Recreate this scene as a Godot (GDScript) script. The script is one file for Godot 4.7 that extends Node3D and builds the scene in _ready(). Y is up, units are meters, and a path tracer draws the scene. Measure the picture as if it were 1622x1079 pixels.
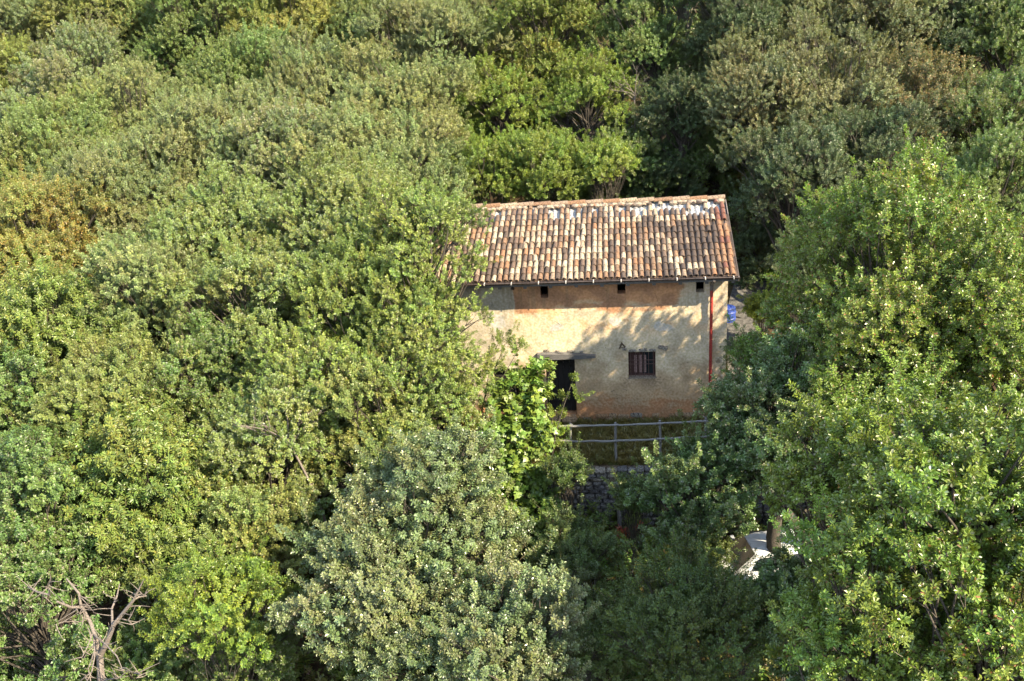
extends Node3D

var rng := RandomNumberGenerator.new()
var noise := FastNoiseLite.new()
var taken := {}
var M := {}
var SP := {}
const PITCH := 17.2
const EAVE := Vector3(0, 5.031, 0.6)

# ---------------------------------------------------------------- mesh building
class MB:
	var v := PackedVector3Array()
	var n := PackedVector3Array()
	var c := PackedColorArray()
	var uv := PackedVector2Array()
	func tri(a: Vector3, b: Vector3, d: Vector3, col := Color.WHITE) -> void:
		var m := (d - a).cross(b - a).normalized()
		if m.length_squared() < 0.5:
			return
		for p in [a, b, d]:
			v.append(p)
			n.append(m)
			c.append(col)
			uv.append(Vector2.ZERO)
	func quad(a: Vector3, b: Vector3, d: Vector3, e: Vector3, col := Color.WHITE) -> void:
		tri(a, b, d, col)
		tri(a, d, e, col)
	func point(p: Vector3, m: Vector3, col: Color, t := Vector2.ZERO) -> void:
		v.append(p)
		n.append(m)
		c.append(col)
		uv.append(t)
	func box(x: Transform3D, s: Vector3, col := Color.WHITE) -> void:
		var h := s / 2.0
		for ax in 3:
			for sg in [-1.0, 1.0]:
				var m := Vector3.ZERO
				m[ax] = sg
				var u := Vector3.ZERO
				u[(ax + 1) % 3] = 1.0
				var w := m.cross(u)
				quad(x * ((m - u - w) * h), x * ((m - u + w) * h), x * ((m + u + w) * h), x * ((m + u - w) * h), col)
	func tube(pts: Array, radii: Array, sides: int, col := Color.WHITE, cap := true) -> void:
		var rings := []
		var norms := []
		var side := Vector3.RIGHT
		for i in pts.size():
			var t: Vector3 = (pts[mini(i + 1, pts.size() - 1)] - pts[maxi(i - 1, 0)]).normalized()
			if absf(t.dot(side)) > 0.9:
				side = Vector3.UP if absf(t.y) < 0.8 else Vector3.BACK
			var u := (side - t * side.dot(t)).normalized()
			side = u
			var w := t.cross(u)
			var ring := []
			var nn := []
			for k in sides:
				var d := u * cos(TAU * k / sides) + w * sin(TAU * k / sides)
				nn.append(d)
				ring.append(pts[i] + d * radii[i])
			rings.append(ring)
			norms.append(nn)
		for i in pts.size() - 1:
			for k in sides:
				var k2 := (k + 1) % sides
				for q in [[i, k], [i + 1, k], [i + 1, k2], [i, k], [i + 1, k2], [i, k2]]:
					point(rings[q[0]][q[1]], norms[q[0]][q[1]], col)
		if cap:
			for k in range(1, sides - 1):
				tri(rings[0][0], rings[0][k], rings[0][k + 1], col)
				tri(rings[-1][0], rings[-1][k + 1], rings[-1][k], col)
	func add(mesh: MB, x: Transform3D, col := Color.WHITE) -> void:
		for i in mesh.v.size():
			v.append(x * mesh.v[i])
			n.append((x.basis * mesh.n[i]).normalized())
			c.append(mesh.c[i] * col)
			uv.append(mesh.uv[i])
	func into(am: ArrayMesh, mat: Material) -> ArrayMesh:
		if v.is_empty():
			return am
		var a := []
		a.resize(Mesh.ARRAY_MAX)
		a[Mesh.ARRAY_VERTEX] = v
		a[Mesh.ARRAY_NORMAL] = n
		a[Mesh.ARRAY_COLOR] = c
		a[Mesh.ARRAY_TEX_UV] = uv
		am.add_surface_from_arrays(Mesh.PRIMITIVE_TRIANGLES, a)
		am.surface_set_material(am.get_surface_count() - 1, mat)
		return am
	func made(mat: Material) -> ArrayMesh:
		return into(ArrayMesh.new(), mat)

func numbered(called: String, parent: Node) -> String:
	var key := str(parent.get_instance_id()) + called
	taken[key] = taken.get(key, -1) + 1
	return called if taken[key] == 0 else "%s_%03d" % [called, taken[key]]

func hang(o: Node3D, called: String, parent: Node) -> Node3D:
	o.name = numbered(called, parent)
	parent.add_child(o, true)
	return o

func part(called: String, mesh: Mesh, parent: Node, at := Transform3D.IDENTITY, mat: Material = null) -> MeshInstance3D:
	var o := MeshInstance3D.new()
	o.mesh = mesh
	o.transform = at
	if mat:
		o.material_override = mat
	hang(o, called, parent)
	return o

func tag(o: Node, label: String, category: String, group := "") -> void:
	o.set_meta("label", label)
	o.set_meta("category", category)
	if group:
		o.set_meta("group", group)

func thing(called: String, label: String, category: String, at := Vector3.ZERO, group := "") -> Node3D:
	var o := Node3D.new()
	o.position = at
	hang(o, called, self)
	tag(o, label, category, group)
	return o

func structure(called: String, mesh: Mesh, label: String) -> MeshInstance3D:
	var o := part(called, mesh, self)
	o.set_meta("kind", "structure")
	o.set_meta("label", label)
	return o

func rnd(a: float, b: float) -> float:
	return rng.randf_range(a, b)

func at(p: Vector3, turn := 0.0) -> Transform3D:
	return Transform3D(Basis(Vector3.UP, turn), p)

func lin(r: float, g: float, b: float) -> Color:
	return Color(r, g, b).linear_to_srgb()

# ---------------------------------------------------------------- materials
func noisy(freq: float, octaves: int, colors: Array, offs: Array, seed_ := 1, size := 512) -> NoiseTexture2D:
	var f := FastNoiseLite.new()
	f.noise_type = FastNoiseLite.TYPE_SIMPLEX_SMOOTH
	f.frequency = freq
	f.fractal_octaves = octaves
	f.seed = seed_
	var t := NoiseTexture2D.new()
	t.width = size
	t.height = size
	t.seamless = true
	t.noise = f
	var g := Gradient.new()
	g.offsets = PackedFloat32Array(offs)
	g.colors = PackedColorArray(colors)
	t.color_ramp = g
	return t

func plain(r: float, g: float, b: float, rough := 0.85) -> StandardMaterial3D:
	var m := StandardMaterial3D.new()
	m.albedo_color = lin(r, g, b)
	m.roughness = rough
	m.cull_mode = BaseMaterial3D.CULL_DISABLED
	return m

func rough(m: StandardMaterial3D, tex: Texture2D, scale: float, bump: Texture2D = null, depth := 1.0) -> StandardMaterial3D:
	m.albedo_texture = tex
	m.uv1_triplanar = true
	m.uv1_world_triplanar = true
	m.uv1_scale = Vector3.ONE * scale
	if bump:
		m.heightmap_enabled = true
		m.heightmap_texture = bump
		m.heightmap_scale = depth
	return m

func leafy(rough_ := 0.4, through := 0.8) -> StandardMaterial3D:
	var m := StandardMaterial3D.new()
	m.vertex_color_use_as_albedo = true
	m.roughness = rough_
	m.metallic_specular = 0.55
	m.cull_mode = BaseMaterial3D.CULL_DISABLED
	m.backlight_enabled = true
	m.backlight = Color(through, through * 0.97, through * 0.62)
	return m

func make_materials() -> void:
	var grey := func(a: float) -> Color: return Color(a, a, a)
	var mottle := noisy(0.03, 5, [grey.call(0.55), grey.call(0.85), grey.call(1.0)], [0.2, 0.5, 0.8], 3)
	var lichen := noisy(0.02, 6, [Color(0.35, 0.3, 0.28), Color(0.75, 0.7, 0.66), Color(1, 1, 1), Color(1, 0.97, 0.9)], [0.22, 0.4, 0.55, 0.8], 5)
	var bumps := noisy(0.05, 5, [grey.call(0.0), grey.call(1.0)], [0.0, 1.0], 9)
	var grain := noisy(0.06, 4, [grey.call(0.5), grey.call(1.0)], [0.2, 0.8], 11)
	M.bark = rough(plain(0.1, 0.083, 0.068), mottle, 1.6, bumps, 2.0)
	M.pale_bark = rough(plain(0.42, 0.39, 0.33), mottle, 1.6, bumps, 2.0)
	M.dead = rough(plain(0.23, 0.19, 0.165), mottle, 2.0, bumps, 1.5)
	M.wood = rough(plain(0.34, 0.33, 0.33), grain, 2.5, bumps, 0.8)
	M.oldwood = rough(plain(0.23, 0.22, 0.22), grain, 2.0, bumps, 1.2)
	M.darkwood = rough(plain(0.02, 0.018, 0.018), grain, 3.0, bumps, 0.5)
	M.brownwood = rough(plain(0.12, 0.055, 0.045), grain, 3.0, bumps, 0.4)
	M.curtain = rough(plain(0.38, 0.24, 0.22), mottle, 2.0)
	M.rust = rough(plain(0.16, 0.09, 0.075, 0.7), mottle, 4.0)
	M.redpipe = rough(plain(0.42, 0.05, 0.04, 0.5), mottle, 1.2)
	M.gutter = rough(plain(0.07, 0.048, 0.042, 0.5), mottle, 1.0)
	M.clip = plain(0.45, 0.42, 0.4, 0.5)
	M.greypipe = rough(plain(0.2, 0.17, 0.16, 0.6), mottle, 2.0)
	M.sheet = rough(plain(0.3, 0.315, 0.345), lichen, 1.3)
	M.mortar = rough(plain(0.32, 0.27, 0.22), lichen, 2.2, bumps, 1.5)
	M.inside = plain(0.06, 0.055, 0.05)
	M.stone = rough(plain(0.21, 0.21, 0.22), lichen, 1.5, bumps, 2.5)
	M.stone2 = rough(plain(0.15, 0.15, 0.17), lichen, 1.5, bumps, 2.5)
	M.stone3 = rough(plain(0.28, 0.26, 0.235), lichen, 1.5, bumps, 2.5)
	M.claystone = rough(plain(0.36, 0.23, 0.13), lichen, 2.0, bumps, 2.0)
	M.claystone2 = rough(plain(0.4, 0.29, 0.19), lichen, 2.0, bumps, 2.0)
	M.earth = rough(plain(0.1, 0.07, 0.05), lichen, 0.8)
	M.gravel = rough(plain(0.1, 0.094, 0.088), mottle, 0.35, bumps, 2.0)
	M.blue = rough(plain(0.035, 0.075, 0.36, 0.5), mottle, 1.0)
	M.white = plain(0.5, 0.51, 0.53, 0.25)
	M.white.clearcoat_enabled = true
	M.white.clearcoat = 0.6
	M.glass = plain(0.02, 0.025, 0.03, 0.08)
	M.rubber = plain(0.025, 0.025, 0.025)
	M.metal = plain(0.5, 0.5, 0.52, 0.35)
	M.metal.metallic = 0.8
	M.lamp = plain(0.55, 0.62, 0.68, 0.1)
	M.tile = []
	for c in [[0.31, 0.25, 0.188], [0.25, 0.187, 0.142], [0.37, 0.315, 0.25], [0.2, 0.123, 0.08], [0.241, 0.142, 0.086], [0.125, 0.085, 0.066], [0.085, 0.061, 0.05], [0.177, 0.113, 0.074], [0.26, 0.14, 0.08], [0.073, 0.052, 0.044], [0.17, 0.07, 0.05]]:
		M.tile.append(rough(plain(c[0], c[1], c[2], 0.9), lichen, 1.7 + 0.13 * M.tile.size(), bumps, 1.2))
	M.leaf = leafy()
	M.gloss = leafy(0.33, 0.76)
	M.pan = M.tile[6]
	var g := noisy(0.012, 6, [Color(0.3, 0.22, 0.15), Color(0.42, 0.32, 0.2), Color(0.3, 0.32, 0.14), Color(0.36, 0.27, 0.17)], [0.25, 0.45, 0.6, 0.8], 21, 1024)
	M.ground = rough(plain(0.75, 0.75, 0.75, 1.0), g, 0.16, bumps, 4.0)
	M.ground.vertex_color_use_as_albedo = true

# ---------------------------------------------------------------- the ground
func smooth(a: float, b: float, x: float) -> float:
	return smoothstep(a, b, x)

func ground(x: float, z: float) -> float:
	var s := maxf(0.0, -(z + 1.0))
	var back := 0.25 * minf(s, 5.0) + 0.36 * maxf(0.0, s - 5.0)
	var f := -2.35 - 0.05 * (z - 3.1) if z < 10.0 else -2.7 - 0.3 * (z - 10.0)
	var g := 0.0 if z < 0.5 else (f if z > 7.0 else (z - 0.5) / 6.5 * -2.545)
	var st := 0.0 if z < 2.95 else (f if z > 3.1 else (z - 2.95) / 0.15 * -2.35)
	var w := smooth(-9.5, -8.0, x) * (1.0 - smooth(2.5, 4.5, x))
	var dip := -0.3 * smooth(-1.2, -0.2, z) * (1.0 - smooth(2.92, 3.1, z)) * smooth(-11.5, -10.0, x) * (1.0 - smooth(1.0, 2.5, x))
	return back + g * (1.0 - w) + st * w + dip

func axis(cuts: Array) -> Array:
	var out := []
	for i in cuts.size() - 1:
		var a: float = cuts[i][0]
		var b: float = cuts[i + 1][0]
		var n := int(ceil((b - a) / cuts[i][1]))
		for k in n:
			out.append(a + (b - a) * k / n)
	out.append(cuts[-1][0])
	return out

func sheet_of(xs: Array, zs: Array, height: Callable, tint: Callable) -> MB:
	var m := MB.new()
	var P := []
	for z in zs:
		var row := []
		for x in xs:
			row.append(Vector3(x, height.call(x, z), z))
		P.append(row)
	for j in zs.size() - 1:
		for i in xs.size() - 1:
			for q in [[j, i], [j, i + 1], [j + 1, i + 1], [j, i], [j + 1, i + 1], [j + 1, i]]:
				var p: Vector3 = P[q[0]][q[1]]
				var e := 0.25
				var nn := Vector3(height.call(p.x - e, p.z) - height.call(p.x + e, p.z), 2 * e, height.call(p.x, p.z - e) - height.call(p.x, p.z + e)).normalized()
				m.point(p, nn, tint.call(p))
	return m

func build_ground() -> void:
	var xs := axis([[-160, 20], [-60, 4], [-24, 1.0], [-9.6, 0.4], [5.0, 0.8], [20, 4], [50, 20], [150, 20]])
	var zs := axis([[-170, 20], [-60, 4], [-30, 1.5], [-8, 0.5], [2.5, 0.45], [2.95, 0.05], [3.1, 0.45], [8, 1.0], [24, 4], [50, 25], [100, 25]])
	var hh := func(x: float, z: float) -> float:
		var y := ground(x, z) + 0.12 * noise.get_noise_2d(x * 9.0, z * 9.0)
		if x > -11.1 and x < 0.1 and z > -4.1 and z < 0.1:
			y = -0.3
		return y
	var tt := func(p: Vector3) -> Color:
		var k := noise.get_noise_2d(p.x * 20.0, p.z * 20.0)
		if p.x > -9.0 and p.x < 3.0 and p.z > -1.0 and p.z < 3.0:
			return Color(0.62 + 0.2 * k, 0.7 + 0.2 * k, 0.42)
		return Color(0.6 + 0.2 * k, 0.55 + 0.2 * k, 0.5)
	structure("ground", sheet_of(xs, zs, hh, tt).made(M.ground), "brown leaf-littered hillside with a grassy terrace before the house")
	# packed grey path up the right side of the house
	var m := MB.new()
	var spine := [Vector2(0.7, -1.2), Vector2(0.95, -3.2), Vector2(1.3, -5.4), Vector2(2.1, -7.6), Vector2(3.1, -9.6), Vector2(4.4, -11.6), Vector2(6.2, -13.0)]
	for i in spine.size() - 1:
		for k in 4:
			var rows := []
			for e in 2:
				var f: float = (k + e) / 4.0
				var p: Vector2 = spine[i].lerp(spine[i + 1], f)
				var d: Vector2 = (spine[i + 1] - spine[i]).normalized().orthogonal()
				var wide: float = 0.45 + 0.45 * smoothstep(0.0, 3.0, i + f)
				var row := []
				for j in 5:
					var q: Vector2 = p + d * wide * (j / 2.0 - 1.0)
					row.append(Vector3(q.x, hh.call(q.x, q.y) + 0.05 + 0.02 * noise.get_noise_2d(q.x * 40, q.y * 40), q.y))
				rows.append(row)
			for j in 4:
				m.quad(rows[0][j], rows[0][j + 1], rows[1][j + 1], rows[1][j])
	structure("path", m.made(M.gravel), "pale grey stony path climbing behind the right corner of the house")
	# grass on the terrace and in the yard
	var tuft := MB.new()
	for k in 9:
		var a := k * 2.4
		var d := Vector3(cos(a), 0, sin(a))
		var b := d * rnd(0.0, 0.08)
		var w := Vector3(-d.z, 0, d.x) * 0.011
		var col := Color(0.1, 0.115, 0.035) * rnd(0.7, 1.3)
		var mid := b + d * 0.05 + Vector3(0, rnd(0.08, 0.16), 0)
		tuft.quad(b - w, mid - w * 0.8, mid + w * 0.8, b + w, col)
		tuft.tri(mid - w * 0.8, mid + d * 0.08 + Vector3(0, rnd(0.02, 0.08), 0), mid + w * 0.8, col)
	var spots := []
	for k in 15000:
		var p := Vector2(rnd(-9.5, 3.5), rnd(0.02, 3.0))
		if k > 8000:
			p = Vector2(rnd(-7.0, 5.0), rnd(3.4, 14.0))
		if noise.get_noise_2d(p.x * 60, p.y * 60) > -0.25:
			spots.append(p)
	var mm := MultiMesh.new()
	mm.transform_format = MultiMesh.TRANSFORM_3D
	mm.use_colors = true
	mm.mesh = tuft.made(M.leaf)
	mm.instance_count = spots.size()
	for i in spots.size():
		var p: Vector2 = spots[i]
		var s := rnd(0.45, 1.2)
		mm.set_instance_transform(i, Transform3D(Basis(Vector3.UP, rnd(0, TAU)).scaled(Vector3(s, s * rnd(0.6, 1.3), s)), Vector3(p.x, hh.call(p.x, p.y) - 0.01, p.y)))
		var k := 0.5 + 0.5 * noise.get_noise_2d(p.x * 25 + 90, p.y * 25)
		mm.set_instance_color(i, Color(1.0 + 0.6 * k, 1.0, 0.9) * rnd(0.7, 1.2))
	var g := MultiMeshInstance3D.new()
	g.multimesh = mm
	hang(g, "grass", self)
	g.set_meta("kind", "stuff")
	g.set_meta("label", "long dry olive grass on the shaded terrace and in the yard")
	# low growth on the forest floor
	spots.clear()
	for k in 30000:
		var p := Vector2(rnd(-40, 18), rnd(-34, 14))
		if p.x > -11.5 and p.x < 2.4 and p.y > -7.5 and p.y < 3.4:
			continue
		if noise.get_noise_2d(p.x * 14, p.y * 14) > -0.1:
			spots.append(p)
	mm = MultiMesh.new()
	mm.transform_format = MultiMesh.TRANSFORM_3D
	mm.use_colors = true
	mm.mesh = SP.green[0]
	mm.instance_count = spots.size()
	for i in spots.size():
		var p: Vector2 = spots[i]
		var s := rnd(0.9, 2.6)
		mm.set_instance_transform(i, Transform3D(Basis(Vector3(rnd(-1, 1), 0.2, rnd(-1, 1)).normalized(), rnd(-0.8, 0.8)).scaled(Vector3(s, s, s)), Vector3(p.x, hh.call(p.x, p.y), p.y)))
		mm.set_instance_color(i, Color(rnd(0.7, 1.3), rnd(0.75, 1.1), rnd(0.6, 1.0)))
	g = MultiMeshInstance3D.new()
	g.multimesh = mm
	hang(g, "undergrowth", self)
	g.set_meta("kind", "stuff")
	g.set_meta("label", "low green undergrowth covering the forest floor")

# ---------------------------------------------------------------- foliage
# A sprig: a twig along y with leaves round it. shape 0: folded rhomb, 1: oval oak leaf, 2: lobed fig leaf, 3: narrow drooping leaf
func leaf(m: MB, base: Vector3, dir: Vector3, up: Vector3, ll: float, lw: float, shape: int, col: Color) -> void:
	var side := dir.cross(up).normalized() * lw * 0.5
	var lift := up * lw * 0.16
	var tip := base + dir * ll - up * ll * 0.18
	if shape == 0:
		var w := base + dir * ll * 0.52
		m.tri(base, w + side + lift, tip, col)
		m.tri(base, tip, w - side + lift, col)
	elif shape == 1 or shape == 3:
		var a := base + dir * ll * 0.34 + lift
		var b := base + dir * ll * 0.74 + lift * 0.6
		for s in [-1.0, 1.0]:
			m.tri(base, a + side * s * 0.8, b + side * s, col)
			m.tri(base, b + side * s, tip, col)
	else:
		var hub := base + dir * ll * 0.4
		var last := base
		var pts := [[-2.5, 0.62], [-2.0, 0.36], [-1.35, 0.72], [-0.75, 0.45], [0.0, 0.8], [0.75, 0.45], [1.35, 0.72], [2.0, 0.36], [2.5, 0.62]]
		for q in pts:
			var p: Vector3 = hub + (dir * cos(q[0]) * ll + side * 2.0 * sin(q[0])) * q[1] * 0.72 - up * ll * 0.16 * q[1] + up * absf(q[0]) * ll * 0.03
			m.tri(hub, last, p, col)
			last = p
		m.tri(hub, last, base, col)

func sprig(long: float, count: int, ll: float, lw: float, shape: int, cols: Array, droop := 0.0) -> ArrayMesh:
	var m := MB.new()
	var bend := Vector3(rnd(-0.15, 0.15), 0, rnd(-0.15, 0.15))
	m.tube([Vector3.ZERO, Vector3(0, long * 0.5, 0) + bend * long * 0.3, Vector3(0, long, 0) + bend * long], [0.006, 0.0045, 0.002], 3, Color(0.16, 0.12, 0.08), false)
	for i in count:
		var s := lerpf(0.15, 1.0, pow((i + 0.5) / count, 0.7))
		var az := i * 2.4 + rnd(-0.5, 0.5)
		var tilt := deg_to_rad(lerpf(84.0, 48.0, s) + rnd(-22, 22))
		var base := Vector3(0, long * s, 0) + bend * long * s
		var d := Vector3(sin(tilt) * cos(az), cos(tilt) - droop * rnd(0.3, 1.0), sin(tilt) * sin(az)).normalized()
		base += d * rnd(0.0, 0.05) * long / 0.3
		var up := (Vector3.UP - d * d.y).normalized()
		up = up.rotated(d, rnd(-0.7, 0.7))
		var col: Color = cols[0]
		var r := rng.randf()
		for k in range(1, cols.size()):
			if r < cols[k][1]:
				col = cols[k][0]
				break
			r -= cols[k][1]
		var f := rnd(0.78, 1.22)
		leaf(m, base, d, up, ll * rnd(0.75, 1.2), lw * rnd(0.8, 1.15), shape, Color(col.r * f * rnd(0.92, 1.08), col.g * f, col.b * f * rnd(0.85, 1.15)))
	var glossy := shape == 1
	return m.made(M.gloss if glossy else M.leaf)

func make_sprigs() -> void:
	var pale := Color(0.23, 0.245, 0.16)
	var yell := Color(0.27, 0.24, 0.07)
	var brown := Color(0.22, 0.12, 0.06)
	# species: sprigs, density of sprigs, bark
	var make := func(n: int, long: float, count: int, ll: float, lw: float, shape: int, cols: Array, droop := 0.0) -> Array:
		var out := []
		for k in n:
			out.append(sprig(long, count, ll, lw, shape, cols, droop))
		return out
	SP.pale = make.call(3, 0.36, 46, 0.07, 0.047, 0, [Color(0.204, 0.25, 0.092), [pale, 0.16], [brown, 0.01]])
	SP.olive = make.call(3, 0.36, 46, 0.07, 0.047, 0, [Color(0.188, 0.241, 0.068), [pale, 0.08], [yell, 0.012]])
	SP.oliveb = make.call(3, 0.36, 46, 0.07, 0.047, 0, [Color(0.194, 0.259, 0.061), [pale, 0.08], [yell, 0.01]])
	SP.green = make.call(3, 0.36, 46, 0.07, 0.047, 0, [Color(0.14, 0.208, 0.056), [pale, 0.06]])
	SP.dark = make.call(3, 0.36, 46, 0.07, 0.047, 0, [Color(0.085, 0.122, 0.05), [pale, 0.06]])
	SP.greyolive = make.call(3, 0.36, 46, 0.07, 0.047, 0, [Color(0.166, 0.191, 0.079), [pale, 0.13], [brown, 0.03]])
	SP.yellow = make.call(3, 0.36, 44, 0.072, 0.046, 0, [Color(0.206, 0.235, 0.056), [yell, 0.08]])
	SP.orange = make.call(3, 0.38, 36, 0.095, 0.038, 3, [Color(0.2, 0.219, 0.061), [Color(0.28, 0.21, 0.055), 0.2], [yell, 0.06]], 0.3)
	SP.rust = make.call(3, 0.4, 36, 0.095, 0.038, 3, [Color(0.13, 0.15, 0.06), [Color(0.25, 0.18, 0.08), 0.22], [brown, 0.04]], 0.6)
	SP.chestnut = make.call(3, 0.3, 34, 0.115, 0.04, 3, [Color(0.154, 0.214, 0.053), [Color(0.2, 0.225, 0.055), 0.15]], 0.25)
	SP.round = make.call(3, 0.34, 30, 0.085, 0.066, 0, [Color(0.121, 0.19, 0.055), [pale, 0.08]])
	SP.lime = make.call(3, 0.4, 44, 0.075, 0.05, 0, [Color(0.152, 0.225, 0.039), [Color(0.22, 0.27, 0.03), 0.15]])
	SP.vine = make.call(3, 0.4, 42, 0.072, 0.052, 0, [Color(0.162, 0.209, 0.042), [brown, 0.03], [yell, 0.05]])
	SP.silver = make.call(4, 0.4, 42, 0.076, 0.044, 1, [Color(0.151, 0.194, 0.083), [Color(0.22, 0.25, 0.165), 0.16], [yell, 0.003]])
	SP.big = make.call(4, 0.34, 36, 0.09, 0.046, 1, [Color(0.149, 0.219, 0.042), [pale, 0.06], [brown, 0.006]])
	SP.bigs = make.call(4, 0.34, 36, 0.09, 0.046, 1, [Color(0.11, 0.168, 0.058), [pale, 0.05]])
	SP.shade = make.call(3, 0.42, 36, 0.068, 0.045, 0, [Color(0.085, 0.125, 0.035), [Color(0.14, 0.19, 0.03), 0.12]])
	SP.fig = make.call(4, 0.34, 9, 0.2, 0.19, 2, [Color(0.135, 0.215, 0.04), [Color(0.18, 0.25, 0.05), 0.2]], 0.1)
	SP.red = make.call(2, 0.3, 16, 0.09, 0.06, 0, [Color(0.35, 0.06, 0.03), [Color(0.3, 0.14, 0.05), 0.3]])

func foliage(root: Node3D, kind: String, puffs: Array, middle: Vector3, thick := 1.0) -> void:
	# puffs: [centre, radius], all relative to root. One instanced crown per thing.
	var tf := []
	var tint := []
	for q in puffs:
		var cc: Vector3 = q[0]
		var r: float = q[1]
		var outw := (cc - middle)
		outw = outw.normalized() if outw.length() > 0.05 else Vector3.UP
		var lean := (outw * 0.7 + Vector3.UP * 0.6).normalized()
		var fine: float = {"fig": 1.0, "big": 0.84, "bigs": 0.84, "silver": 0.8, "red": 0.9, "chestnut": 0.9}.get(kind, 0.7)
		var n := int(80.0 * r * r * thick / pow(fine, 1.75)) + 5
		var tone := rnd(0.86, 1.14)
		var warm := rnd(0.88, 1.15)
		for k in n:
			var d := Vector3.ZERO
			for tries in 6:
				d = Vector3(rng.randfn(), rng.randfn(), rng.randfn()).normalized()
				if d.dot(lean) > -0.35:
					break
			var rr := r * (0.3 + 0.85 * sqrt(rng.randf()))
			if rng.randf() < 0.14:
				rr *= rnd(1.15, 1.5)
			var p := cc + d * rr * Vector3(1, 0.85, 1)
			var y := (d * 0.75 + Vector3.UP * 0.5 + outw * 0.35 + Vector3(rnd(-0.5, 0.5), rnd(-0.4, 0.4), rnd(-0.5, 0.5))).normalized()
			var x := y.cross(Vector3(rnd(-1, 1), rnd(-1, 1), rnd(-1, 1))).normalized()
			var s := rnd(0.8, 1.25) * fine
			tf.append(Transform3D(Basis(x, y, x.cross(y)).scaled(Vector3(s, s, s)), p - y * 0.2 * s))
			var f := tone * rnd(0.78, 1.2)
			tint.append(Color(f * warm, f, f * rnd(0.9, 1.1)))
			if rng.randf() < 0.07 and d.dot(lean) > 0.2:
				var far := p
				for e in 2:
					far += (y + Vector3(rnd(-0.35, 0.35), rnd(-0.1, 0.4), rnd(-0.35, 0.35))) * 0.26 * s
					tf.append(Transform3D(Basis(x, y, x.cross(y)).rotated(y, rnd(0, 3.0)).scaled(Vector3(s, s, s) * 0.85), far))
					tint.append(Color(f * warm * 1.08, f * 1.08, f))
	var variants: Array = SP[kind]
	var mm := MultiMesh.new()
	mm.transform_format = MultiMesh.TRANSFORM_3D
	mm.use_colors = true
	mm.mesh = variants[rng.randi() % variants.size()]
	mm.instance_count = tf.size()
	for i in tf.size():
		mm.set_instance_transform(i, tf[i])
		mm.set_instance_color(i, tint[i])
	var o := MultiMeshInstance3D.new()
	o.multimesh = mm
	hang(o, "crown", root)
	o.set_meta("kind", "stuff")

func bough(m: MB, a: Vector3, b: Vector3, r0: float, r1: float, sag: float, sides := 5, steps := 4) -> void:
	var pts := []
	var rad := []
	var off := Vector3(rnd(-1, 1), rnd(-0.3, 0.3), rnd(-1, 1)) * a.distance_to(b) * 0.1
	for i in steps + 1:
		var f := float(i) / steps
		pts.append(a.lerp(b, f) + off * sin(f * PI) + Vector3(0, sag * sin(f * PI), 0))
		rad.append(lerpf(r0, r1, f))
	m.tube(pts, rad, sides)

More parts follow.
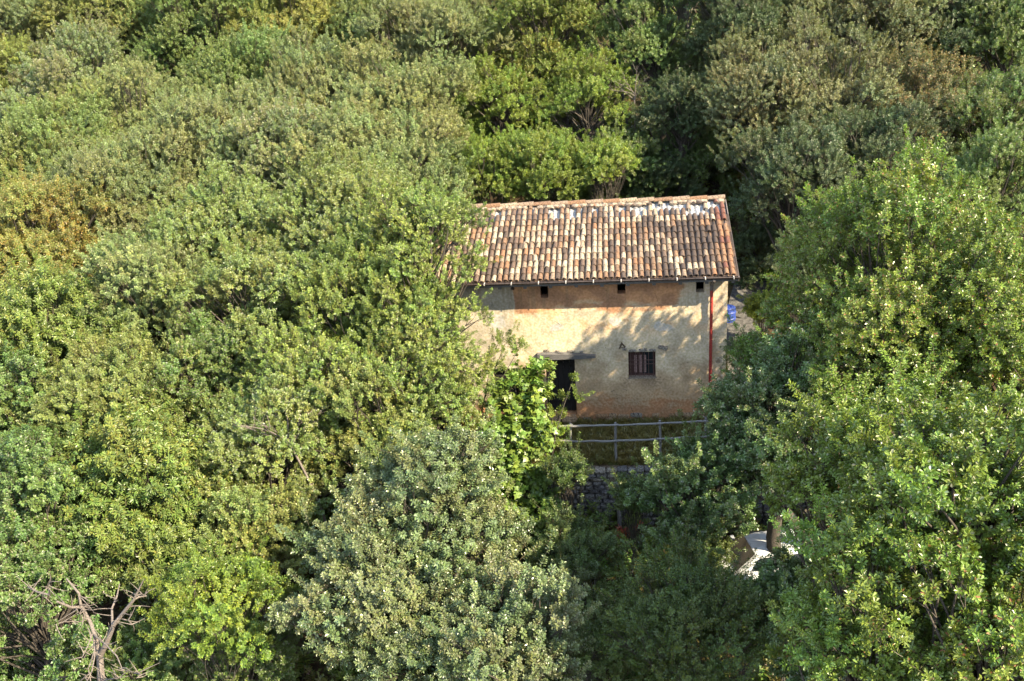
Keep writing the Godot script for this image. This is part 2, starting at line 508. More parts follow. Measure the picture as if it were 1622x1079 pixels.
func plant(called: String, kind: String, c: Vector3, r: float, label: String, group := "", thick := 1.0, flat := 1.0, open := 0.0) -> Node3D:
	rng.seed = hash(label)
	var bush := called.ends_with("shrub") or called.ends_with("bush")
	flat *= rnd(0.75, 0.95) if bush else rnd(1.05, 1.4)
	var lean := Vector2(rnd(-0.5, 0.5), rnd(-0.5, 0.5)) * (0.3 if bush else 1.0)
	var foot := Vector3(c.x + lean.x, 0, c.z + lean.y)
	if label.contains("lobe of leaves"):
		foot += Vector3(3.0, 0, -0.6)
	if foot.z > 2.6 and foot.z < 3.6 and foot.x > -9 and foot.x < 4:
		foot.z = 3.7
	foot.y = ground(foot.x, foot.z) - 0.12
	var root := thing(called, label, "shrub" if bush else "tree", foot, group)
	var mid := c - foot
	var puffs := []
	var lobes := int(6 + r * 1.8)
	var turn := rnd(0, TAU)
	for i in lobes:
		var y := lerpf(0.95, -0.5, (i + 0.5) / lobes) + rnd(-0.15, 0.15)
		y = clampf(y, -0.6, 1.0)
		var w := sqrt(1.0 - y * y)
		var d := Vector3(w * cos(turn + i * 2.4), y * flat, w * sin(turn + i * 2.4))
		var lr := r * rnd(0.3, 0.54)
		var lc := mid + d * maxf(0.1, r * rnd(0.85, 1.26) - lr)
		var n := int(9.0 * (lr / r) / 0.5 * sqrt(r / 2.2)) + 2
		var t2 := rnd(0, TAU)
		for k in n:
			if (open > 0.0 or kind == "big") and rng.randf() < maxf(open, 0.12):
				continue
			var yy := lerpf(0.98, -0.45, (k + 0.5) / n)
			var ww := sqrt(1.0 - yy * yy)
			var e := Vector3(ww * cos(t2 + k * 2.4), yy * 0.9, ww * sin(t2 + k * 2.4)) + Vector3(rnd(-0.25, 0.25), rnd(-0.2, 0.2), rnd(-0.25, 0.25))
			puffs.append([lc + e * lr * rnd(0.6, 0.95), clampf(lr * rnd(0.3, 0.52), 0.2, 0.75)])
	puffs.append([mid + Vector3(0, r * 0.1, 0), r * 0.4])
	if bush:
		for i in 5:
			var a := rnd(0, TAU)
			puffs.append([Vector3(cos(a) * r * 0.6, r * 0.3, sin(a) * r * 0.6), r * 0.4])
	var bark: Material = M.pale_bark if label.contains("slender trunk under") else M.bark
	var trunk := MB.new()
	var tr := 0.05 + 0.028 * mid.y if not bush else 0.035
	var fork := mid - Vector3(0, r * flat * 0.35, 0)
	if bush:
		fork = mid * 0.45
	var bend := Vector3(rnd(-0.3, 0.3), 0, rnd(-0.3, 0.3)) * (0.3 if bush else 1.0)
	trunk.tube([Vector3.ZERO, fork * 0.12 + bend * 0.2, fork * 0.4 + bend, fork * 0.75 + bend * 0.7, fork], [tr * 1.5, tr * 1.08, tr * 0.92, tr * 0.8, tr * 0.65], 8)
	part("trunk", trunk.made(bark), root)
	var b := MB.new()
	for q in puffs:
		var low: float = rnd(0.72, 1.0) if q[0].y > mid.y else rnd(0.5, 0.8)
		bough(b, fork * low + bend * 0.5, q[0], tr * rnd(0.14, 0.3), 0.009, rnd(-0.1, 0.25))
		for k in 3:
			var p: Vector3 = q[0]
			bough(b, p.lerp(fork, 0.25), p + Vector3(rnd(-1, 1), rnd(-0.3, 1), rnd(-1, 1)) * q[1] * 0.9, 0.012, 0.004, 0.0, 3, 2)
	part("branches", b.made(bark), root).set_meta("kind", "stuff")
	foliage(root, kind, puffs, mid, thick)
	return root

# ---------------------------------------------------------------- the house
func wall_picture() -> Array:
	var w := 1100
	var h := 570
	var px := PackedByteArray()
	px.resize(w * h * 3)
	var bump := PackedByteArray()
	bump.resize(w * h)
	var f := FastNoiseLite.new()
	f.fractal_octaves = 5
	f.frequency = 0.012
	f.seed = 4
	var fine := FastNoiseLite.new()
	fine.frequency = 0.09
	fine.fractal_octaves = 3
	var crack := FastNoiseLite.new()
	crack.frequency = 0.011
	crack.fractal_type = FastNoiseLite.FRACTAL_RIDGED
	crack.fractal_octaves = 2
	var cream := Color(0.72, 0.665, 0.565)
	var orange := Color(0.61, 0.44, 0.32)
	var grey := Color(0.66, 0.62, 0.55)
	var clay := Color(0.6, 0.36, 0.22)
	var bluish := Color(0.66, 0.66, 0.66)
	for j in h:
		var y := 5.2 - j * 0.01
		for i in w:
			var x := -11.0 + i * 0.01
			var a := f.get_noise_2d(i, j)
			var b := f.get_noise_2d(i * 0.5 + 700, j * 2.0)
			var d := fine.get_noise_2d(i, j)
			var c := cream
			# orange upper band with an uneven lower edge
			var edge := 3.8 + 0.45 * b + 0.25 * a + 1.4 * smoothstep(-1.7, -0.9, x)
			c = c.lerp(orange, 0.92 * smoothstep(edge - 0.12, edge + 0.25, y))
			c = c.lerp(Color(0.7, 0.52, 0.36), 0.5 * smoothstep(0.0, 0.35, a) * smoothstep(2.6, 3.4, y))
			c = c.lerp(grey, smoothstep(-1.5, -1.05, x + 0.5 * a) * smoothstep(2.6, 4.2, y) * 0.7)
			c = c.lerp(Color(0.68, 0.57, 0.44), 0.75 * smoothstep(2.4, 0.9, y + 0.8 * a))
			# old grey plaster on the left part
			c = c.lerp(grey, smoothstep(-6.88, -6.94, x + 0.06 * a))
			# clay and stones laid bare along the foot of the wall
			var low := 0.42 + 0.45 * b + 0.35 * a
			c = c.lerp(clay, 0.85 * smoothstep(low + 0.3, low - 0.35, y + 0.25 * d) * (0.75 + 0.5 * a))
			c = c.lerp(Color(0.6, 0.5, 0.38), 0.6 * smoothstep(low + 0.65, low + 0.1, y) * (0.5 + 0.5 * a))
			# runs of damp below the eaves and the openings
			var run := f.get_noise_2d(i * 3.2, j * 0.12 + 900)
			c = c.lerp(Color(0.5, 0.42, 0.33), 0.38 * smoothstep(0.12, 0.4, run) * smoothstep(2.2, 5.0, y + a))
			c = c.lerp(Color(0.47, 0.4, 0.32), 0.5 * smoothstep(0.25, 0.0, absf(x + 2.75) - 0.4 + 0.4 * d) * smoothstep(0.75, 1.3, y) * smoothstep(1.34, 1.28, y))
			# pale repairs
			for s in [[-3.6, 3.3, 0.22, 0.24], [-5.55, 3.2, 0.2, 0.14], [-1.3, 4.75, 0.3, 0.25], [-2.05, 3.1, 0.4, 0.2], [-7.6, 3.4, 0.4, 0.3]]:
				var q := Vector2((x - s[0]) / s[2], (y - s[1]) / s[3]).length() + 0.9 * a
				c = c.lerp(bluish, 0.6 * smoothstep(1.0, 0.7, q))
			var line := crack.get_noise_2d(i, j)
			var cut := smoothstep(0.9, 0.97, line) * smoothstep(-0.05, 0.2, f.get_noise_2d(i * 0.4, j * 0.4 + 300))
			var k := 1.0 + 0.16 * a + 0.13 * d - 0.45 * cut
			c = Color(c.r * k, c.g * k, c.b * k * (1.0 + 0.08 * d))
			var o := (j * w + i) * 3
			px[o] = int(clampf(c.r, 0, 1) * 255)
			px[o + 1] = int(clampf(c.g, 0, 1) * 255)
			px[o + 2] = int(clampf(c.b, 0, 1) * 255)
			var rough_low := smoothstep(low + 0.1, low - 0.1, y)
			bump[j * w + i] = int(clampf(0.55 + a * (0.3 + 0.3 * rough_low) + d * 0.3 - cut * 0.3, 0, 1) * 255)
	return [ImageTexture.create_from_image(Image.create_from_data(w, h, false, Image.FORMAT_RGB8, px)), ImageTexture.create_from_image(Image.create_from_data(w, h, false, Image.FORMAT_L8, bump))]

func roof_at(x: float, s: float, up := 0.0) -> Vector3:
	var a := deg_to_rad(PITCH)
	return Vector3(x, EAVE.y + s * sin(a) + up * cos(a), EAVE.z - s * cos(a) + up * sin(a))

func roof_basis() -> Basis:
	# y looks up the slope, z out of the roof
	var a := deg_to_rad(PITCH)
	return Basis(Vector3.RIGHT, Vector3(0, sin(a), -cos(a)), Vector3(0, cos(a), sin(a)))

func cover_tile(long: float, r0: float, r1: float, high: float, wild: float) -> MB:
	# along y from 0 (low, wide end) to long; dome towards +z
	var m := MB.new()
	var lows := []
	var tops := []
	var ins := []
	var nn := []
	var n := 6
	for k in n + 1:
		var a := PI * k / n
		var ww := 1.0 + wild * sin(k * 1.7)
		lows.append(Vector3(cos(a) * r0, wild * 0.1 * sin(k * 2.1), sin(a) * high * ww))
		ins.append(Vector3(cos(a) * (r0 - 0.015), lows[k].y, sin(a) * (high - 0.015) * ww))
		tops.append(Vector3(cos(a) * r1, long, sin(a) * high * 0.82))
		nn.append(Vector3(cos(a) / r0, 0.0, sin(a) / high).normalized())
	for k in n:
		for q in [[lows, k], [tops, k + 1], [tops, k], [lows, k], [lows, k + 1], [tops, k + 1]]:
			m.point(q[0][q[1]], nn[q[1]], Color.WHITE)
		m.quad(ins[k], lows[k], lows[k + 1], ins[k + 1])
		m.quad(ins[k + 1], ins[k + 1] + Vector3(0, 0.12, -0.004), ins[k] + Vector3(0, 0.12, -0.004), ins[k])
	return m

func stone_shape(k: int) -> MB:
	var m := MB.new()
	var f := FastNoiseLite.new()
	f.seed = k
	f.frequency = 0.9
	var P := []
	for j in 5:
		var row := []
		for i in 8:
			var a := TAU * i / 8.0
			var e := -PI / 2 + PI * j / 4.0
			var d := Vector3(cos(e) * cos(a), sin(e), cos(e) * sin(a))
			var s := Vector3(signf(d.x) * pow(absf(d.x), 0.45), signf(d.y) * pow(absf(d.y), 0.45), signf(d.z) * pow(absf(d.z), 0.45))
			row.append(s * 0.5 * (1.0 + 0.22 * f.get_noise_3dv(d * 1.6)))
		P.append(row)
	for j in 4:
		for i in 8:
			var i2 := (i + 1) % 8
			m.quad(P[j][i], P[j + 1][i], P[j + 1][i2], P[j][i2])
	return m

func build_house() -> void:
	var house := thing("farmhouse", "old plastered stone farmhouse with tiled single-slope roof in the forest clearing", "house", Vector3(-5.5, 0, -1.9))
	var off := Transform3D(Basis(), Vector3(5.5, 0, 1.9))
	var pics := wall_picture()
	var plaster := StandardMaterial3D.new()
	plaster.albedo_texture = pics[0]
	plaster.roughness = 0.95
	plaster.heightmap_enabled = true
	plaster.heightmap_texture = pics[1]
	plaster.heightmap_scale = 0.9
	plaster.cull_mode = BaseMaterial3D.CULL_DISABLED
	plaster.texture_repeat = false
	var holes := [[-5.99, -4.99, -0.06, 2.09], [-7.78, -6.82, -0.06, 1.72], [-3.2, -2.302, 1.306, 2.238], [-6.01, -5.76, 4.24, 4.84], [-3.51, -3.25, 4.31, 4.85], [-1.0, -0.74, 4.29, 4.85], [-6.98, -6.86, 4.54, 4.8]]
	var xs := [-11.0, 0.0]
	var ys := [-0.5, 5.16]
	for q in holes:
		xs.append_array([q[0], q[1]])
		ys.append_array([q[2], q[3]])
	for k in 90:
		xs.append(-11.0 + k * 0.122)
	for k in 48:
		ys.append(-0.5 + k * 0.117)
	xs.sort()
	ys.sort()
	var wall := MB.new()
	var edge := {}
	for q in holes:
		for e in [q[0], q[1], 1000 + q[2], 1000 + q[3]]:
			edge[e] = true
	var spot := func(x: float, y: float) -> Vector3:
		var fixed: bool = x > -0.01 or x < -10.99
		for q in holes:
			if x > q[0] - 0.01 and x < q[1] + 0.01 and y > q[2] - 0.01 and y < q[3] + 0.01:
				fixed = true
		var z := 0.0 if fixed else 0.03 * noise.get_noise_2d(x * 9, y * 9) + 0.012 * noise.get_noise_2d(x * 40, y * 40)
		return Vector3(x, y, z)
	for j in ys.size() - 1:
		for i in xs.size() - 1:
			if xs[i + 1] - xs[i] < 0.0005 or ys[j + 1] - ys[j] < 0.0005:
				continue
			var cx: float = (xs[i] + xs[i + 1]) / 2
			var cy: float = (ys[j] + ys[j + 1]) / 2
			var inside := false
			for q in holes:
				if cx > q[0] and cx < q[1] and cy > q[2] and cy < q[3]:
					inside = true
			if inside:
				continue
			for q in [[i, j], [i, j + 1], [i + 1, j + 1], [i, j], [i + 1, j + 1], [i + 1, j]]:
				var p: Vector3 = spot.call(xs[q[0]], ys[q[1]])
				var e := 0.05
				var pa: Vector3 = spot.call(p.x + e, p.y)
				var pb: Vector3 = spot.call(p.x, p.y + e)
				var nn := Vector3(-(pa.z - p.z) / e, -(pb.z - p.z) / e, 1).normalized()
				wall.point(p, nn, Color.WHITE, Vector2((p.x + 11.0) / 11.0, (5.2 - p.y) / 5.7))
	var deep := -0.34
	for q in holes:
		var cs := [Vector2(q[0], q[2]), Vector2(q[0], q[3]), Vector2(q[1], q[3]), Vector2(q[1], q[2])]
		for k in 4:
			var a: Vector2 = cs[k]
			var b: Vector2 = cs[(k + 1) % 4]
			var first := wall.v.size()
			wall.quad(Vector3(a.x, a.y, 0), Vector3(b.x, b.y, 0), Vector3(b.x, b.y, deep), Vector3(a.x, a.y, deep))
			for t in range(first, wall.v.size()):
				var p := wall.v[t]
				wall.uv[t] = Vector2((p.x + 11.0 + p.z * 0.3) / 11.0, (5.2 - p.y + p.z * 0.3) / 5.7)
	part("front_wall", wall.made(plaster), house, off)
	# side and back walls with thickness, floor
	var side := rough(plain(0.42, 0.37, 0.29, 0.95), noisy(0.02, 5, [Color(0.7, 0.66, 0.6), Color(1, 1, 1)], [0.3, 0.7], 31), 0.5)
	for x in [-0.17, -10.83]:
		var m := MB.new()
		var prof := [Vector2(-0.012, -0.5), Vector2(-0.012, 5.12), Vector2(-3.7, 6.2), Vector2(-3.7, -0.5)]
		var a := []
		var b := []
		for p in prof:
			a.append(Vector3(x + 0.169, p.y, p.x))
			b.append(Vector3(x - 0.169, p.y, p.x))
		m.quad(a[0], a[1], a[2], a[3])
		m.quad(b[3], b[2], b[1], b[0])
		for k in 4:
			m.quad(a[k], b[k], b[(k + 1) % 4], a[(k + 1) % 4])
		part("side_wall", m.made(side), house, off)
	var bw := MB.new()
	bw.box(at(Vector3(-5.5, 2.85, -3.53)), Vector3(10.3, 6.7, 0.3))
	part("back_wall", bw.made(side), house, off)
	var fl := MB.new()
	fl.box(at(Vector3(-5.5, -0.12, -1.85)), Vector3(10.3, 0.12, 3.0))
	fl.box(at(Vector3(-5.5, 2.75, -1.85)), Vector3(10.3, 0.16, 2.98))
	part("floor", fl.made(M.inside), house, off)

	# ---- roof: deck, pale corrugated sheet, pan tiles, cover tiles one by one
	var pitch := 0.1888
	var right := 0.19
	var cols := 59
	var left := right - cols * pitch
	var deck := MB.new()
	var rb := roof_basis()
	deck.box(Transform3D(rb, roof_at((left + 0.24) / 2, 2.2, -0.13)), Vector3(0.24 - left, 4.5, 0.07))
	for k in 14:
		deck.box(Transform3D(rb, roof_at(left + 0.4 + k * 0.82, 2.2, -0.22)), Vector3(0.11, 4.42, 0.12))
	var roof := part("roof", deck.made(M.oldwood), house, off)
	var sh := MB.new()
	for i in cols * 6:
		var x0 := left + i * pitch / 6
		var x1 := x0 + pitch / 6
		var u0 := -0.045 + 0.022 * cos(TAU * i / 6.0)
		var u1 := -0.045 + 0.022 * cos(TAU * (i + 1) / 6.0)
		sh.quad(roof_at(x0, 0.02, u0), roof_at(x0, 4.5, u0), roof_at(x1, 4.5, u1), roof_at(x1, 0.02, u1))
	part("corrugated_sheet", sh.made(M.sheet), roof)
	var shapes := []
	for k in 4:
		shapes.append(cover_tile(0.43, 0.083 + 0.004 * (k % 2), 0.068, 0.078 + 0.004 * (k % 3), 0.02 * k))
	var meshes := []
	for k in 4:
		meshes.append(shapes[k].made(null))
	var rest := []
	for k in M.tile.size():
		rest.append(MB.new())
	var step := 0.3475
	var rows := 13
	var n_single := 0
	for r in rows:
		for c in cols:
			var x := left + (c + 0.5) * pitch
			var s := r * step
			# bare patches near the ridge and along the right verge, where the pale sheet shows
			var bare := false
			var g := noise.get_noise_2d(x * 26, 7.0 + floor(r / 3.0) * 40)
			if r >= 10 and g > 0.2:
				bare = r >= 11 or g > 0.3
			if x > -2.3 and x < -1.0 and r >= 11:
				bare = noise.get_noise_2d(x * 60, r * 30.0) > -0.25
			if x > -0.5 and r >= 6 and noise.get_noise_2d(x * 50, r * 17.0) > 0.2:
				bare = true
			if r == 12 and rng.randf() < 0.2:
				bare = true
			if bare:
				continue
			var run := noise.get_noise_2d(c * 37.0, r * 4.0) * 0.9 + rnd(-0.55, 0.55) + 0.35 * noise.get_noise_2d(x * 6 + 50, s * 6)
			var tone := 0
			if x > -0.9:
				run += 0.25
			if run < -0.46:
				tone = 2
			elif run < -0.18:
				tone = 0
			elif run < 0.02:
				tone = 1
			elif run < 0.12:
				tone = 4 if rng.randf() < 0.6 else 3
			elif run < 0.22:
				tone = 7 if rng.randf() < 0.6 else 3
			elif run < 0.5:
				tone = 5
			else:
				tone = 6
			if rng.randf() < 0.03:
				tone = 8
			var soot := noise.get_noise_2d(x * 11 + 3, s * 16)
			if x > -2.8 and soot > -0.06 and rng.randf() < smoothstep(-2.8, -0.8, x):
				tone = 9
			if x > -0.15:
				tone = [8, 10, 4, 8][rng.randi() % 4] if r < 9 else 10
			var k := rng.randi() % 4
			var loose := 2.2 if rng.randf() < 0.06 else 1.0
			var p := roof_at(x + rnd(-0.012, 0.012) * loose, s + rnd(-0.025, 0.02) * loose, 0.012 + rnd(0.0, 0.006))
			var bas := rb * Basis(Vector3.BACK, rnd(-0.035, 0.035) * loose) * Basis(Vector3.RIGHT, -0.045 + rnd(-0.01, 0.01))
			var t := Transform3D(bas, p)
			if r < 6 and x > -9.0 and n_single < 296:
				n_single += 1
				part("roof_tile", meshes[k], roof, t, M.tile[tone])
			else:
				rest[tone].add(shapes[k], t)
	# pans between the covers
	for c in cols + 1:
		var x := left + c * pitch
		for r in 10:
			var q := []
			for e in 2:
				var row := []
				for k in 4:
					var u := (k / 3.0 - 0.5) * 0.15
					row.append(roof_at(x + u, r * step - 0.01 + e * 0.4, 0.022 - e * 0.02 - 0.03 * (1.0 - pow(u / 0.075, 2.0))))
				q.append(row)
			for k in 3:
				rest[[6, 5, 7, 9][(c * 7 + r * 3) % 4]].quad(q[0][k], q[1][k], q[1][k + 1], q[0][k + 1])
	var am := ArrayMesh.new()
	for k in rest.size():
		rest[k].into(am, M.tile[k])
	part("upper_roof_tiles", am, roof).set_meta("kind", "stuff")
	# ridge
	var caps := []
	for k in 3:
		var cm := cover_tile(0.66, 0.125, 0.11, 0.115 + 0.006 * k, 0.02 * k)
		caps.append(cm.made(null))
	var x := 0.24
	var i := 0
	while x > left:
		var b := Basis(Vector3.FORWARD, Vector3.LEFT, Vector3.UP) * Basis(Vector3.RIGHT, -0.03) * Basis(Vector3.BACK, rnd(-0.02, 0.02))
		part("ridge_tile", caps[i % 3], roof, Transform3D(b, roof_at(x, 4.47, 0.045 + rnd(-0.008, 0.01))), M.tile[[1, 4, 1, 3, 1, 0, 4][i % 7]])
		x -= 0.6 + rnd(-0.02, 0.02)
		i += 1
	var mo := MB.new()
	x = left
	while x < 0.2:
		var w := rnd(0.15, 0.4)
		if rng.randf() < 0.75:
			mo.add(stone_shape(rng.randi() % 5), Transform3D(rb * Basis(Vector3.BACK, rnd(-0.1, 0.1)), roof_at(x + w / 2, 4.31 + rnd(-0.05, 0.04), 0.03)).scaled_local(Vector3(w * 1.15, rnd(0.14, 0.26), 0.12)))
		x += w
	part("ridge_mortar", mo.made(M.mortar), roof).set_meta("kind", "stuff")
	# verge boards and eave fascia
	var ve := MB.new()
	ve.box(Transform3D(rb, roof_at(0.262, 2.2, -0.09)), Vector3(0.03, 4.52, 0.16))
	part("verge_board", ve.made(M.greypipe), roof)

	# ---- gutter, its clips, pipes
	var gu := MB.new()
	var gx0 := -9.0
	var gx1 := 0.29
	for s in 24:
		for k in 7:
			var q := []
			for e in 2:
				var gx := lerpf(gx0, gx1, (s + e) / 24.0)
				var sagging := -0.012 * sin((s + e) * 1.1)
				for g in 2:
					var a := PI + PI * (k + g) / 7.0
					q.append(Vector3(gx, 5.02 + sagging + sin(a) * 0.065, 0.665 + cos(a) * 0.07))
			gu.quad(q[0], q[2], q[3], q[1])
	for zz in [0.597, 0.737]:
		gu.tube([Vector3(gx0, 5.022, zz), Vector3(gx1, 5.022, zz)], [0.011, 0.011], 6)
	var gutter := part("gutter", gu.made(M.gutter), house, off)
	for k in 11:
		var cm := MB.new()
		cm.box(at(Vector3(-8.6 + k * 0.87, 5.033, 0.665)), Vector3(0.028, 0.012, 0.17))
		cm.box(at(Vector3(-8.6 + k * 0.87, 5.01, 0.755)), Vector3(0.028, 0.06, 0.01))
		part("gutter_clip", cm.made(M.clip), gutter)
	var dp := MB.new()
	dp.tube([Vector3(-0.517, 4.42, 0.12), Vector3(-0.517, 3.0, 0.118), Vector3(-0.517, 1.5, 0.122), Vector3(-0.517, -0.15, 0.12)], [0.05, 0.05, 0.05, 0.05], 10)
	var pipe := part("downpipe", dp.made(M.redpipe), house, off)
	pipe.set_meta("label", "red downpipe at the right corner of the wall")
	var el := MB.new()
	el.tube([Vector3(-0.5, 4.93, 0.665), Vector3(-0.5, 4.84, 0.6), Vector3(-0.51, 4.66, 0.2), Vector3(-0.517, 4.58, 0.125), Vector3(-0.517, 4.4, 0.12)], [0.05, 0.052, 0.052, 0.053, 0.056], 10)
	part("elbow", el.made(M.greypipe), pipe)
	for y in [4.0, 2.4, 0.9]:
		var cl := MB.new()
		cl.tube([Vector3(-0.517, y, 0.12), Vector3(-0.517, y + 0.035, 0.12)], [0.058, 0.058], 10)
		cl.box(at(Vector3(-0.517, y + 0.017, 0.04)), Vector3(0.02, 0.03, 0.1))
		part("pipe_clip", cl.made(M.redpipe), pipe)
	var dl := MB.new()
	dl.tube([Vector3(-8.85, 4.95, 0.64), Vector3(-8.85, 4.7, 0.5), Vector3(-8.85, 4.35, 0.14), Vector3(-8.85, 0.1, 0.12)], [0.07, 0.07, 0.065, 0.065], 8)
	part("downpipe", dl.made(M.gutter), house, off).set_meta("label", "dark brown downpipe at the left end of the gutter")

	# ---- doors, lintel, window
	for q in [[-5.99, -4.99, 2.09], [-7.78, -6.82, 1.72]]:
		var w: float = (q[1] - q[0]) / 5.0
		var door := Node3D.new()
		hang(door, "door", house)
		for k in 5:
			var m := MB.new()
			m.box(at(Vector3(q[0] + (k + 0.5) * w, q[2] / 2 - 0.03, -0.26 + rnd(-0.006, 0.006))), Vector3(w - 0.012, q[2] - 0.02, 0.035))
			part("plank", m.made(M.darkwood), door, off)
		for y in [0.4, q[2] - 0.35]:
			var m := MB.new()
			m.box(at(Vector3((q[0] + q[1]) / 2, y, -0.225)), Vector3(q[1] - q[0] - 0.1, 0.1, 0.025))
			part("ledge", m.made(M.darkwood), door, off)
		var hm := MB.new()
		hm.box(at(Vector3(q[0] + 0.12, 0.95, -0.22)), Vector3(0.03, 0.16, 0.03))
		part("handle", hm.made(M.rust), door, off)
	var li := MB.new()
	var top := [Vector3(-6.22, 2.2, 0.05), Vector3(-5.7, 2.2, 0.06), Vector3(-5.2, 2.19, 0.055), Vector3(-4.8, 2.165, 0.06), Vector3(-4.28, 2.15, 0.045)]
	for k in 4:
		var a: Vector3 = top[k]
		var b: Vector3 = top[k + 1]
		var th := [0.105, 0.115, 0.1, 0.085, 0.05]
		var fr := [0.12, 0.14, 0.13, 0.12, 0.08]
		var pa := [a + Vector3(0, th[k], -0.1), a + Vector3(0, th[k] * 0.8, fr[k]), a + Vector3(0, -th[k], fr[k] * 0.9), a + Vector3(0, -th[k], -0.1)]
		var pb := [b + Vector3(0, th[k + 1], -0.1), b + Vector3(0, th[k + 1] * 0.8, fr[k + 1]), b + Vector3(0, -th[k + 1], fr[k + 1] * 0.9), b + Vector3(0, -th[k + 1], -0.1)]
		for e in 4:
			li.quad(pa[e], pb[e], pb[(e + 1) % 4], pa[(e + 1) % 4])
		if k == 0:
			li.quad(pa[3], pa[2], pa[1], pa[0])
		if k == 3:
			li.quad(pb[0], pb[1], pb[2], pb[3])
	part("door_lintel", li.made(M.oldwood), house, off)
	# broken plaster over lintel and window: small lumps of bare stone
	for q in [[-5.9, 2.36, 0.2, 0.09], [-5.55, 2.33, 0.16, 0.07], [-5.1, 2.32, 0.24, 0.08], [-4.75, 2.29, 0.15, 0.06], [-3.05, 2.3, 0.28, 0.1], [-2.72, 2.31, 0.3, 0.12], [-2.4, 2.3, 0.24, 0.1], [-2.12, 2.4, 0.22, 0.14], [-1.98, 2.36, 0.16, 0.16], [-3.32, 2.36, 0.16, 0.1]]:
		part("bare_stone", stone_shape(int(absf(q[0]) * 10)).made(M.stone3), house, off * Transform3D(Basis(Vector3.BACK, rnd(-0.2, 0.2)).scaled(Vector3(q[2], q[3], 0.1)), Vector3(q[0], q[1], 0.0)))
	# chipped hollow left of the window: a dark ragged pocket
	var ho := MB.new()
	var rim := [Vector2(-3.52, 2.36), Vector2(-3.47, 2.5), Vector2(-3.41, 2.63), Vector2(-3.36, 2.55), Vector2(-3.28, 2.46), Vector2(-3.31, 2.37), Vector2(-3.4, 2.41)]
	for k in rim.size():
		var a: Vector2 = rim[k]
		var b: Vector2 = rim[(k + 1) % rim.size()]
		ho.quad(Vector3(a.x, a.y, 0.02), Vector3(b.x, b.y, 0.045), Vector3(-3.39, 2.45, 0.004), Vector3(-3.4, 2.5, 0.006))
	part("chipped_hollow", ho.made(M.earth), house, off)
	var win := Node3D.new()
	hang(win, "window", house)
	var wx0 := -3.2
	var wx1 := -2.302
	var wy0 := 1.306
	var wy1 := 2.238
	var fm := MB.new()
	for q in [[(wx0 + wx1) / 2, wy0 + 0.03, wx1 - wx0, 0.06], [(wx0 + wx1) / 2, wy1 - 0.03, wx1 - wx0, 0.06], [wx0 + 0.03, (wy0 + wy1) / 2, 0.06, wy1 - wy0 - 0.12], [wx1 - 0.03, (wy0 + wy1) / 2, 0.06, wy1 - wy0 - 0.12], [(wx0 + wx1) / 2, (wy0 + wy1) / 2, 0.05, wy1 - wy0 - 0.12]]:
		fm.box(at(Vector3(q[0], q[1], -0.19)), Vector3(q[2], q[3], 0.05))
	part("frame", fm.made(M.brownwood), win, off)
	for q in [[wx0 + 0.255, 0.37, M.brownwood], [wx1 - 0.24, 0.35, M.glass]]:
		var m := MB.new()
		m.box(at(Vector3(q[0], (wy0 + wy1) / 2, -0.2)), Vector3(q[1], wy1 - wy0 - 0.13, 0.012))
		part("sash", m.made(q[2]), win, off)
	for q in [[-2.96, 0.09], [-2.8, 0.1], [-2.65, 0.08]]:
		var m := MB.new()
		m.box(at(Vector3(q[0], (wy0 + wy1) / 2 - 0.03, -0.155)), Vector3(q[1], wy1 - wy0 - 0.3, 0.018))
		part("shutter_board", m.made(M.curtain), win, off)
	for k in 6:
		var bx := wx0 + 0.08 + k * 0.148
		var m := MB.new()
		m.tube([Vector3(bx, wy0 + 0.01, -0.045), Vector3(bx + rnd(-0.008, 0.008), wy1 - 0.01, -0.045)], [0.0095, 0.0095], 6)
		part("window_bar", m.made(M.rust), win, off)
	for y in [wy0 + 0.07, wy0 + 0.48, wy0 + 0.62]:
		var m := MB.new()
		m.box(at(Vector3((wx0 + wx1) / 2, y, -0.032)), Vector3(wx1 - wx0 + 0.02, 0.018, 0.012))
		part("window_bar", m.made(M.rust), win, off)
	var sl := MB.new()
	sl.box(at(Vector3((wx0 + wx1) / 2, wy0 - 0.02, -0.06), 0.0), Vector3(wx1 - wx0 + 0.06, 0.045, 0.17))
	part("window_sill", sl.made(M.mortar), house, off)
	# foundation stones and doorsteps
	var sx := -8.6
	while sx < -0.1:
		var w := rnd(0.22, 0.46)
		for row in 2:
			var p := Vector3(sx + w / 2 + row * 0.13, -0.3 + row * 0.17 + rnd(-0.03, 0.03), -0.01 + rnd(-0.02, 0.02))
			var in_door := (p.x > -6.1 and p.x < -4.9) or (p.x > -7.9 and p.x < -6.7)
			if (row == 1 and (in_door or rng.randf() < 0.25)):
				continue
			part("foundation_stone", stone_shape(rng.randi() % 6).made([M.claystone, M.claystone2, M.stone3][rng.randi() % 3]), house, off * Transform3D(Basis(Vector3.BACK, rnd(-0.12, 0.12)).scaled(Vector3(w * 1.02, rnd(0.15, 0.2), 0.16)), p))
		sx += w
	for q in [[-5.75, 0.5], [-5.25, 0.55], [-7.5, 0.5], [-7.05, 0.45]]:
		part("doorstep", stone_shape(int(absf(q[0] * 10))).made(M.claystone2), house, off * Transform3D(Basis().scaled(Vector3(q[1], 0.2, 0.5)), Vector3(q[0], -0.15, 0.14)))

